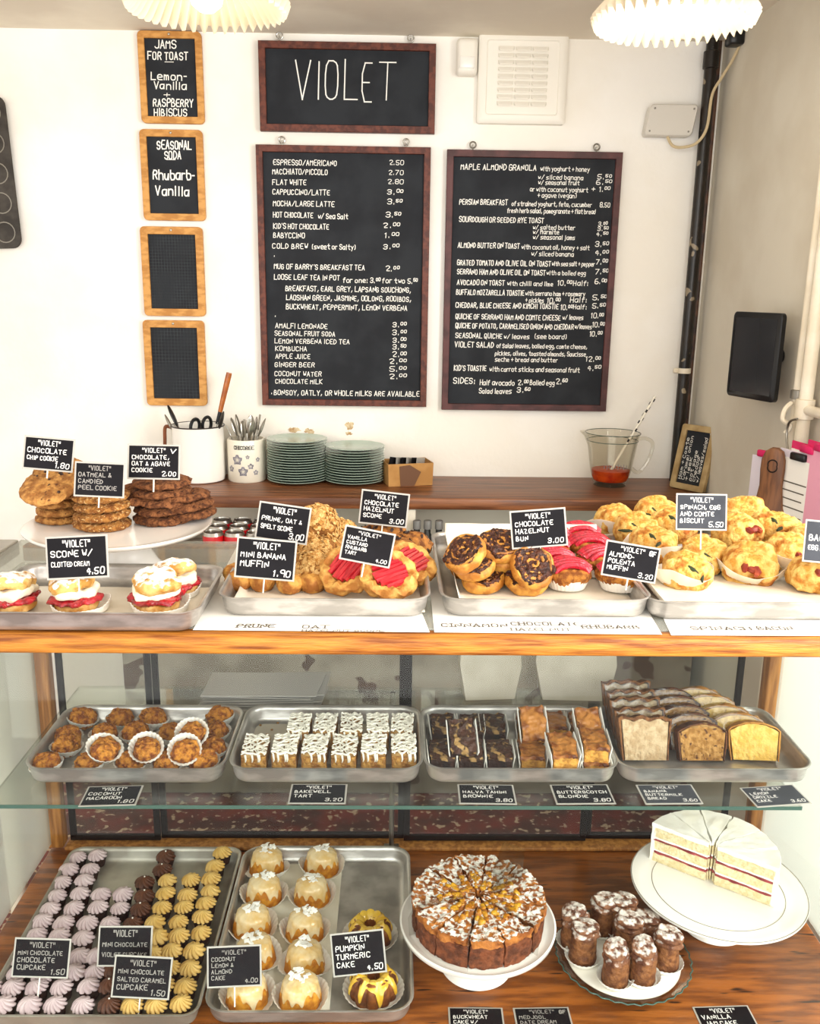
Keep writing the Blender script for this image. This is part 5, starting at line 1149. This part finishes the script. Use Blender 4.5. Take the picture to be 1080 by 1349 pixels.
for ci, (nm, m1, m2, v, w, h, top, px, desc) in enumerate((('banana_bread_slice', 'banana_crumb', 'banana_crust', 141, .079, .068, 'flat', 853, 'pale banana bread slice'), ('nut_loaf_slice', 'nut_crumb', 'nut_crust', 142, .078, .059, 'dome', 925, 'brown nutty loaf slice'), ('lemon_loaf_slice', 'lemon_crumb', 'lemon_crust', 143, .078, .060, 'dome', 993, 'yellow lemon loaf slice'))):
    pr = [loaf(nm, m1, m2, v, w, h, top, False), loaf(nm, m1, m2, v+10, w, h, top, True)]
    for j in range(5):
        p = at(px, 1011, z=ZMF); y = p.y+.022+j*.034
        lab = '%s, %s' % (desc, ('unwrapped at the front of its row', 'wrapped, second in its row', 'wrapped, third in its row', 'wrapped, fourth in its row', 'wrapped, last of its row')[j])
        o = put(pr[0] if (j == 0) else pr[1], (p.x+(.012 if ci == 2 else .003)*j*(-1 if ci else .4)+.004*ci, y, ZMF+.0012), (radians(-16+rq.uniform(-4, 2)), 0, radians((2, -2, -14)[ci]+rq.uniform(-3, 3))), lab, LG, 1 if j < 1 else rq.uniform(.95, 1.0))
# bags stored at the back of the shelf
for i in range(9):
    p = at(350, 921, z=ZMT); g = G(); w, d = .20, .10
    g.prism([(x*(1+.02*sin(i)), y) for x, y in ((-w/2, -d/2), (w/2, -d/2), (w/2+.012, d/2), (-w/2, d/2))], 0, .0016); 
    tag(g.obj('clear_sleeve', 'sleeve', loc=(p.x+rq.uniform(-.012, .012), 1.535+rq.uniform(-.006, .004), ZMT+i*.0038), rot=(0, 0, rq.uniform(-.08, .08)), smooth=False), 'flat plastic sleeve behind the bakewell tray, %s from the bottom of the pile' % ORD[i], 'plastic sleeve', 'plastic sleeves piled behind the bakewells')
for i, (px, w, h, lab) in enumerate(((645, .115, .115, 'white paper bag standing behind the brownies'), (757, .15, .12, 'wide white paper bag standing behind the blondies'))):
    p = at(px, 922, z=ZMT); o = thing('paper_bag', lab, 'paper bag', (p.x, 1.545, ZMT), (radians(-8), 0, radians(3-6*i)))
    g = G(); o1 = [(-w/2*.8, 0), (w/2*.8, 0), (w/2, h*.55), (w/2*.92, h), (-w/2*.92, h), (-w/2, h*.6)]
    g.loops([[(x, -.016, z) for x, z in o1], [(x*1.0, .016, z) for x, z in o1]]); g.jit(.002, 20, i); g.obj('body', 'bag_paper', o, smooth=False)
    g = G(); g.box((0, -.0175, h*.86), (w*.86, .002, h*.22), .0006); g.obj('folded_top', 'white_board', o)

# ------------------------------------------------------------------ bottom of the case: mini cupcakes
ZBT = ZB+.0006; LG2 = 'trays on the wooden case floor'
tb = at(192, 1116, z=ZBT+.03); tf = at(258, 1337, z=ZBT+.028)
CW = .325; cxr = tf.x; tray('dull metal tray of mini cupcakes on the case floor', cxr-CW/2, (tf.y+tb.y)/2, ZBT, CW, tb.y-tf.y, .028, 'old_tray', group=LG2, r=.022)
ZCF = ZBT+.003
cup = {}
def rosette(name, mat, seed, bead):
    o = thing(name, '', 'cupcake')
    g = G(); g.lathe([(.0115, 0), (.0125, .0005), (.0158, .014), (.0165, .018), (.012, .020)], 24); g.obj('cake', 'cup_choc', o)
    n, m = 150, 16; ls = []
    for k in range(m+1):
        t = k/m; r = .0188*(1-.10*(1-t)**2*4*(t < .25))*cos(pi/2*t**1.25)**.8; z = .0150+.0165*t**.95-.0035*(1-t)**3; l = []
        for i in range(n):
            a = 2*pi*i/n; w_ = abs(sin(5.5*(a+.9*t+.25*sin(a+seed)))); q = max(.0006, r*(1-(.30-.10*t)*(1-w_)**1.6*1.0))
            l.append((q*cos(a), q*sin(a), z+.0012*w_*(1-t)))
        ls.append(l)
    g = G(); g.loops(ls); g.jit(.0007, 60, seed); g.obj('frosting', mat, o, auto=70)
    if bead: g = G(); g.ell((0, 0, .0320), (.0015, .0015, .0012), 8, 6); g.obj('sugar_bead', 'vanilla_icing', o)
    return o
for nm, mat, desc, bead in (('violet_cupcake', 'frost_lilac', 'lilac', 0), ('chocolate_cupcake', 'frost_choc', 'brown', 1), ('caramel_cupcake', 'frost_caramel', 'yellow', 0)): cup[desc] = [rosette(nm, mat, 3+i, bead) for i in range(2)]
CUP = {'lilac': [(345, 262), (432, 255), (303, 318), (398, 318), (275, 372), (372, 368), (252, 432), (355, 425), (447, 430), (547, 425), (223, 495), (332, 485), (436, 487), (535, 490), (187, 545), (287, 553), (387, 555), (490, 555), (162, 605), (262, 610), (366, 625), (352, 700), (430, 700), (130, 665), (245, 672), (100, 720), (215, 735), (330, 770), (75, 775), (190, 788), (428, 770), (60, 835), (165, 840), (277, 835), (395, 835), (20, 915), (128, 915), (247, 912), (367, 915), (-45, 838), (-85, 915)],
       'brown': [(735, 258), (722, 318), (640, 375), (640, 435), (625, 495), (590, 555), (555, 618), (530, 690), (500, 760), (490, 830), (485, 915)],
       'yellow': [(988, 245), (960, 302), (940, 358), (933, 415), (918, 470), (897, 530), (897, 595), (865, 675), (843, 755), (825, 835), (805, 905), (850, 360), (833, 430), (817, 485), (795, 548), (797, 610), (762, 680), (752, 755), (730, 830), (745, 365), (740, 425), (718, 487), (690, 550), (700, 615), (675, 690), (655, 760), (620, 830), (690, 915), (587, 915)]}
for ds, pts in CUP.items():
    W = []
    for x, y in pts:
        p = at(x/3.375, 1048+y/3.375, z=ZCF+.026); W.append([p.x, p.y])
    rows = []
    for i in sorted(range(len(W)), key=lambda i: W[i][1]):
        if rows and W[i][1]-W[rows[-1][0]][1] < .017: rows[-1].append(i)
        else: rows.append([i])
    for ri, r in enumerate(rows):
        for ci, i in enumerate(sorted(r, key=lambda i: W[i][0])):
            lab = '%s mini cupcake, %s from the front of the tray' % (ds, ORD[ri])
            if len(r) > 1: lab = '%s mini cupcake in %s row from the front, %s from the %s' % (ds, ORD[ri], ORD[ci], 'outer end glass' if ds == 'lilac' else 'lilac ones')
            put(cup[ds][i % 2], (W[i][0], W[i][1], ZCF), (radians(rq.uniform(-5, 5)), radians(rq.uniform(-5, 5)), rq.uniform(0, 6)), lab, ds+' mini cupcakes in the tray', rq.uniform(.98, 1.06))
# ------------------------------------------------------------------ coconut cakes and pumpkin rings
a, b = at(268, 1332, z=ZBT+.03), at(543, 1332, z=ZBT+.03); c = at(517, 1116, z=ZBT+.03)
tray('wide metal tray of glazed coconut cakes and pumpkin rings', (a.x+b.x)/2, (a.y+c.y)/2, ZBT, b.x-a.x, c.y-a.y, .03, group=LG2, r=.034)
sheet('white baking paper lining the coconut cake tray', [((a.x+b.x)/2+x, (a.y+c.y)/2+y) for x, y in ((-.14, -.19), (.03, -.19), (.03, .19), (-.14, .19))], ZBT+.0022, 'baking_paper', 'parchment', 'baking parchment in the trays')
cc = []
for v in range(3):
    o = thing('coconut_cake', '', 'cake'); nf = 12
    def flute(a, r, z, k): return r*(1+.035*abs(cos(nf/2*a))-.02), z
    g = G(); g.lathe([(.030, .0), (.0316, .002), (.0302, .016), (.0270, .032), (.0232, .042), (.015, .0465), (.001, .0475)], 72, flute); g.jit(.0008, 60, v); g.obj('cake', 'lemon_cake', o)
    n = 96; ls = []
    for t in range(9):
        l = []
        for i in range(n):
            a = 2*pi*i/n; drip = .0145+.011*abs(sin(nf/2*a+.7))**3+.007*sin(3*a+v*2)+.005*sin(5*a+v)
            zb = min(.036, max(.008, .042-drip)); zz = zb+(.0512-zb)*(t/8); rr_ = (.0316-.0078*(zz/.042)**1.2) if zz < .042 else .0238*sqrt(max(0, (.0512-zz)/.0092))
            rr_ = rr_*(1+.035*abs(cos(nf/2*a))-.02)+.0019*(1 if t else .1)*(t < 8); l.append((max(rr_, .0006)*cos(a), max(rr_, .0006)*sin(a), zz+.0008*(t > 5)))
        ls.append(l)
    g = G(); g.loops(ls); g.obj('glaze', 'glaze', o)
    rr = random.Random(150+v); g = G()
    for q in range(16):
        x, y = rr.uniform(-.014, .014), rr.uniform(-.010, .010); g.at((x, y, .0535+rr.uniform(0, .003)), (rr.uniform(-.5, .5), rr.uniform(-.5, .5), rr.uniform(0, 6))); g.box((0, 0, 0), (rr.uniform(.006, .013), rr.uniform(.004, .007), .0009), .0003)
    g.obj('coconut_flakes', 'flakes', o)
    g = G(); g.lathe([(.026, .0002), (.033, .001), (.042, .014), (.0418, .0146), (.0325, .0018), (.001, .0012)], 120, lambda a, r, z, k: (r*(1+.014*cos(30*a)*(r > .03)), z*(1+.5*sin(2*a+v)*(k in (2, 3))))); g.obj('paper_case', 'case_paper', o)
    cc.append(o)
COC = [(335, 342, 0), (580, 340, 1), (322, 470, 0), (540, 475, 1), (268, 612, 0), (505, 635, 1), (285, 755, 0), (505, 785, 1), (245, 930, 0), (485, 935, 1)]
for i, (x, y, c_) in enumerate(COC):
    p = at(250+x/3.375, 1050+y/3.375, z=ZCF+.006); put(cc[i % 3], (p.x, p.y+.02, ZCF), (radians(rq.uniform(-4, 4)), radians(rq.uniform(-4, 4)), rq.uniform(0, 6)), 'glazed coconut cake, %s from the back in the line nearer the %s' % (ORD[i//2], 'pumpkin rings' if c_ else 'cupcakes'), 'glazed coconut cakes in the tray', (1.06, 1.06, .86))
pk = thing('pumpkin_ring_cake', '', 'cake')
def bund(a, r, z, k): q = abs(cos(5*a)); return r*(1+(.10*q-.05)*(1 if r > .014 else .3)), z*(1-.05*(1-q))
g = G(); g.lathe([(.028, 0), (.0345, .003), (.0365, .014), (.034, .028), (.027, .038), (.019, .041), (.012, .037), (.009, .026), (.008, .012), (.001, .011)], 100, bund); g.jit(.001, 60, 4); g.obj('cake', 'pumpkin_cake', pk)
n = 100; ls = []
for t in range(13):
    l = []
    for i in range(n):
        a = 2*pi*i/n; drip = max(0, cos(8*a+.6*sin(2*a)))**2.2; zb = .034-.027*drip-.004*sin(3*a)
        u = t/12
        if u < .55: zz = zb+(.0405-zb)*(u/.55); rr_ = .0365-(.0095*((zz-.014)/.024)**2 if zz > .014 else .0)-max(0, zz-.036)*1.6
        else: w_ = (u-.55)/.45; rr_ = .0225-(.0225-.010)*w_; zz = .0415-.009*w_*w_
        q = abs(cos(5*a)); rr_ = rr_*(1+(.10*q-.05)*(1 if u < .6 else .4))+.0022*(t > 0)*(1 if u < .6 else 0); l.append((rr_*cos(a), rr_*sin(a), zz*(1-.05*(1-q))+.0022*(t > 5)))
    ls.append(l)
g = G(); g.loops(ls, False, False); g.obj('yellow_glaze', 'yellow_glaze', pk)
g = G(); g.lathe([(.03, .0002), (.037, .001), (.048, .013), (.0478, .0136), (.0365, .0018), (.001, .0012)], 120, lambda a, r, z, k: (r*(1+.014*cos(30*a)*(r > .035)), z)); g.obj('paper_case', 'case_paper', pk)
for (x, y, lab, s) in ((800, 660, 'pumpkin ring cake behind its sign', 1.0), (815, 905, 'pumpkin ring cake with yellow glaze in front of its sign', 1.02)):
    p = at(250+x/3.375, 1050+y/3.375, z=ZCF+.006); put(pk, (p.x, p.y+.02, ZCF), (0, 0, .3), lab, 'pumpkin ring cakes in the tray', s)

# ------------------------------------------------------------------ kumquat cake on its stand
zc = ZB+.086; p = at(629, 1214, z=zc); KX, KY = p.x, p.y
st = thing('cake_stand', 'low white pedestal stand under the sugar-dusted kumquat cake', 'cake stand', (KX, KY, ZB+.0005))
g = G(); g.lathe([(.056, 0), (.059, .003), (.056, .01), (.046, .03), (.040, .05), (.042, .069)], 48); g.obj('pedestal', 'china', st)
g = G(); g.lathe([(.04, .067), (.10, .069), (.118, .075), (.127, .083), (.128, .089), (.125, .090), (.117, .085), (.112, .0845), (.001, .0845)], 72); g.obj('plate', 'china', st)
ZQ = ZB+.0855
KC = thing('kumquat_cake', 'round kumquat cake dusted with sugar and cut into wedges', 'cake', (KX, KY, ZQ))
def wedge(a0, a1, r, h, z0=0, nr=9, na=9, nz=5, r_in=.004, bump=.0):
    g = G(); L = []; F = []; idx = {}
    def vid(i, j, k):
        key = (i, j, k)
        if key not in idx:
            rr_ = r_in+(r-r_in)*i/nr; a = a0+(a1-a0)*j/na; z = z0+h*k/nz
            if k == nz: z += bump*(1-(2*i/nr-1.1)**2)
            idx[key] = len(L); L.append((rr_*cos(a), rr_*sin(a), z))
        return idx[key]
    for i in range(nr):
        for j in range(na):
            F.append((vid(i, j, 0), vid(i, j+1, 0), vid(i+1, j+1, 0), vid(i+1, j, 0))); F.append((vid(i, j, nz), vid(i+1, j, nz), vid(i+1, j+1, nz), vid(i, j+1, nz)))
        for k in range(nz):
            F.append((vid(i, 0, k), vid(i+1, 0, k), vid(i+1, 0, k+1), vid(i, 0, k+1))); F.append((vid(i, na, k), vid(i, na, k+1), vid(i+1, na, k+1), vid(i+1, na, k)))
    for j in range(na):
        for k in range(nz):
            F.append((vid(nr, j, k), vid(nr, j+1, k), vid(nr, j+1, k+1), vid(nr, j, k+1))); F.append((vid(0, j, k), vid(0, j, k+1), vid(0, j+1, k+1), vid(0, j+1, k)))
    return g.add(L, F)
NW = 12
for i in range(NW):
    a0 = radians(-90-13)+2*pi*i/NW; a1 = a0+2*pi/NW; am = (a0+a1)/2; gap = .0022
    off = Vector((cos(am)*gap/sin(pi/NW)*.5, sin(am)*gap/sin(pi/NW)*.5, 0))
    d = rq.uniform(-.0015, .0015)
    g = wedge(a0, a1, .103, .040, nr=12, na=14, nz=10); g.jit(.0022, 55, i, rough=.0012, rs=150); s_ = g.obj('wedge', 'kumquat_side', KC, loc=off)
    g = wedge(a0+.01, a1-.01, .104, .013, .038, nr=30, na=20, nz=3, bump=-.003); g.jit(.0036, 55, i+3, rough=.0022, rs=150); g.obj('sugared_top', 'kumquat_cake', s_)
    g = G(); rr = random.Random(i)
    for q in range(13):
        a = rr.uniform(a0+.10, a1-.10); r_ = rr.uniform(.016, .064); g.at((r_*cos(a), r_*sin(a), .0495), (rr.uniform(-.6, .6), rr.uniform(-.6, .6), a)); sz_ = rr.uniform(.5, 1.1); g.ell((0, 0, 0), (.0062*sz_, .0048*sz_, .0028), 10, 6)
    g.jit(.0012, 120, i, rough=.0006); g.obj('kumquat_pieces', 'kumquat', s_)
    if i in (0, 2, 10):                                    # clear film between the cut pieces
        g = G(); a = a0; c_, s__ = cos(a), sin(a)
        g.loops([[(r_*c_-s__*e, r_*s__+c_*e, z) for r_, z in ((.02, .002), (.118, .002), (.121, .035), (.108, .06), (.02, .056))] for e in (-.0002, .0002)]); g.obj('clear_film', 'film', KC, smooth=False)
g = G(); g.loops([[(x, y+e, z) for x, y, z in ((.02, .0, .05), (.075, .035, .052), (.085, .075, .085), (.05, .088, .09), (.03, .05, .07))] for e in (0, .0006)]); g.obj('film_flap', 'film', KC, smooth=False)

# ------------------------------------------------------------------ date cakes on a glass plate
zc = ZB+.022; p = at(820, 1257, z=zc); DX, DY = p.x, p.y
pl = thing('glass_plate', 'scalloped clear glass plate with a paper round under the date cakes', 'plate', (DX, DY, ZB+.0005))
g = G(); g.lathe([(.05, 0), (.055, .001), (.06, .008), (.095, .014), (.109, .020), (.111, .0225), (.106, .0215), (.09, .0165), (.001, .0145)], 144, lambda a, r, z, k: (r*(1+.012*cos(36*a)*(r > .1)), z+.0012*cos(36*a)*(r > .1))); g.obj('dish', 'jug_glass', pl)
g = G(); g.tube([(.1105*cos(2*pi*i/144)*(1+.014*cos(36*2*pi*i/144)), .1105*sin(2*pi*i/144)*(1+.014*cos(36*2*pi*i/144)), .0228) for i in range(144)], .0012, 6, True); g.obj('rim', 'glass_edge', pl)
g = G(); g.lathe([(.092, .0165), (.094, .0172), (.001, .0176)], 60); g.obj('paper_round', 'case_paper', pl)
ZDD = ZB+.0186
dc = []
for v in range(3):
    o = thing('date_cake', '', 'cake')
    g = G(); g.lathe(fine([(.0185, 0), (.0195, .003), (.0185, .03), (.0172, .046), (.012, .050)], 20), 44); g.jit(.0016, 60, v, rough=.0007); g.obj('body', 'date_cake', o)
    g = G(); g.at((0, 0, .046), (radians((6, -8, 10)[v]), radians((-12, 8, 10)[v]), 0)); g.lathe(fine([(.0155, 0), (.0200, .0025), (.0205, .005), (.0165, .009), (.0158, .0115), (.0190, .0155), (.0170, .020), (.008, .0222), (.001, .0225)], 26), 48, lambda a, r, z, k: (r*(1+.07*sin(2*a+v)+.05*sin(3*a+v)+.03*sin(5*a)), z+.002*sin(a+v)*(k > 12))); g.jit(.0026, 50, v+5, rough=.0009); g.obj('risen_top', 'date_top', o)
    g = G(); g.lathe([(.018, .0), (.022, .0008), (.0265, .009), (.0262, .0094), (.0212, .0012), (.001, .0008)], 96, lambda a, r, z, k: (r*(1+.02*cos(26*a)*(r > .02)), z)); g.obj('paper_case', 'case_paper', o)
    dc.append(o)
for i, (px, py, lab) in enumerate(((757, 1254, 'sugared date cake at the kumquat cake side, tilted cap'), (769, 1274, 'tall sugared date cake in front at the kumquat cake side'), (794, 1236, 'date cake at the back with a cap standing high'), (812, 1303, 'date cake at the front centre of the glass plate'), (819, 1238, 'date cake at the back middle, broad white cap'), (826, 1262, 'date cake in the very middle of the glass plate'), (848, 1300, 'date cake at the front, second from the plate edge'), (849, 1254, 'date cake at the back nearest the white cake stand'), (878, 1282, 'date cake in front by the plate edge, wide brown cap'))):
    p = at(px, py-4, z=ZDD); put(dc[i % 3], (p.x, p.y+.012, ZDD+.0003), (0, 0, rq.uniform(-.8, .8)), lab, 'date cakes on the glass plate', (1.13, 1.13, rq.uniform(.9, 1.02) if i != 7 else .84))

# ------------------------------------------------------------------ half layer cake on its stand
zc = ZB+.080; p = at(944, 1168, z=zc); VX, VY = p.x+.002, p.y+.002
st = thing('cake_stand', 'wide white gold-lined pedestal plate under the half layer cake', 'cake stand', (VX, VY, ZB+.0005))
g = G(); g.lathe([(.055, 0), (.058, .003), (.052, .012), (.04, .03), (.036, .06), (.05, .070)], 48); g.obj('pedestal', 'china', st)
g = G(); g.lathe([(.045, .068), (.09, .069), (.134, .075), (.149, .081), (.1495, .084), (.147, .0845), (.132, .080), (.110, .0765), (.001, .076)], 80); g.obj('plate', 'china', st)
for r_, z, m in ((.148, .0846, .0007), (.112, .0772, .0006)):
    g = G(); g.tube([(r_*cos(2*pi*i/96), r_*sin(2*pi*i/96), z) for i in range(96)], m, 5, True); g.obj('gold_line', 'gold_line', st)
ZV = ZB+.0772
c0 = at(934, 1163, z=ZV); aa = radians(-37)
VC = thing('layer_cake', 'half of a white iced layer cake with jam, cut into wedges', 'cake', (c0.x, c0.y, ZV))
R = .106; NV = 6
for i in range(NV):
    a0 = aa+pi*i/NV; a1 = a0+pi/NV; am = (a0+a1)/2; off = Vector((cos(am)*.0044, sin(am)*.0044, 0))
    if i in (2, 3): off *= 1.3
    def lay(z0, h, rr_, mat, nm, par=None, seed=0, amp=.0012, kw={}):
        g = wedge(a0, a1, rr_, h, z0, **kw); g.jit(amp, 60, seed+i); return g.obj(nm, mat, par, loc=off if par is VC else None)
    hh = .0175; W0 = lay(0, hh, R-.005, 'vanilla_sponge', 'wedge', VC, 1)
    z = hh
    for q in range(2):
        lay(z, .0042, R-.0045, 'jam_layer', 'jam_layer', W0, 2+q, .0024); lay(z+.0042, .0036, R-.005, 'vanilla_icing', 'cream_layer', W0, 5+q, .0012); lay(z+.0078, hh, R-.005, 'vanilla_sponge', 'sponge_layer', W0, 7+q); z += .0078+hh
    lay(z, .008, R, 'vanilla_icing', 'top_icing', W0, 9, .0022, dict(nr=14, na=10, nz=2))
    g = wedge(a0, a1, R+.001, z+.005, 0, nr=2, na=12, nz=10, r_in=R-.006); g.jit(.0016, 50, 11+i); g.obj('side_icing', 'vanilla_icing', W0)
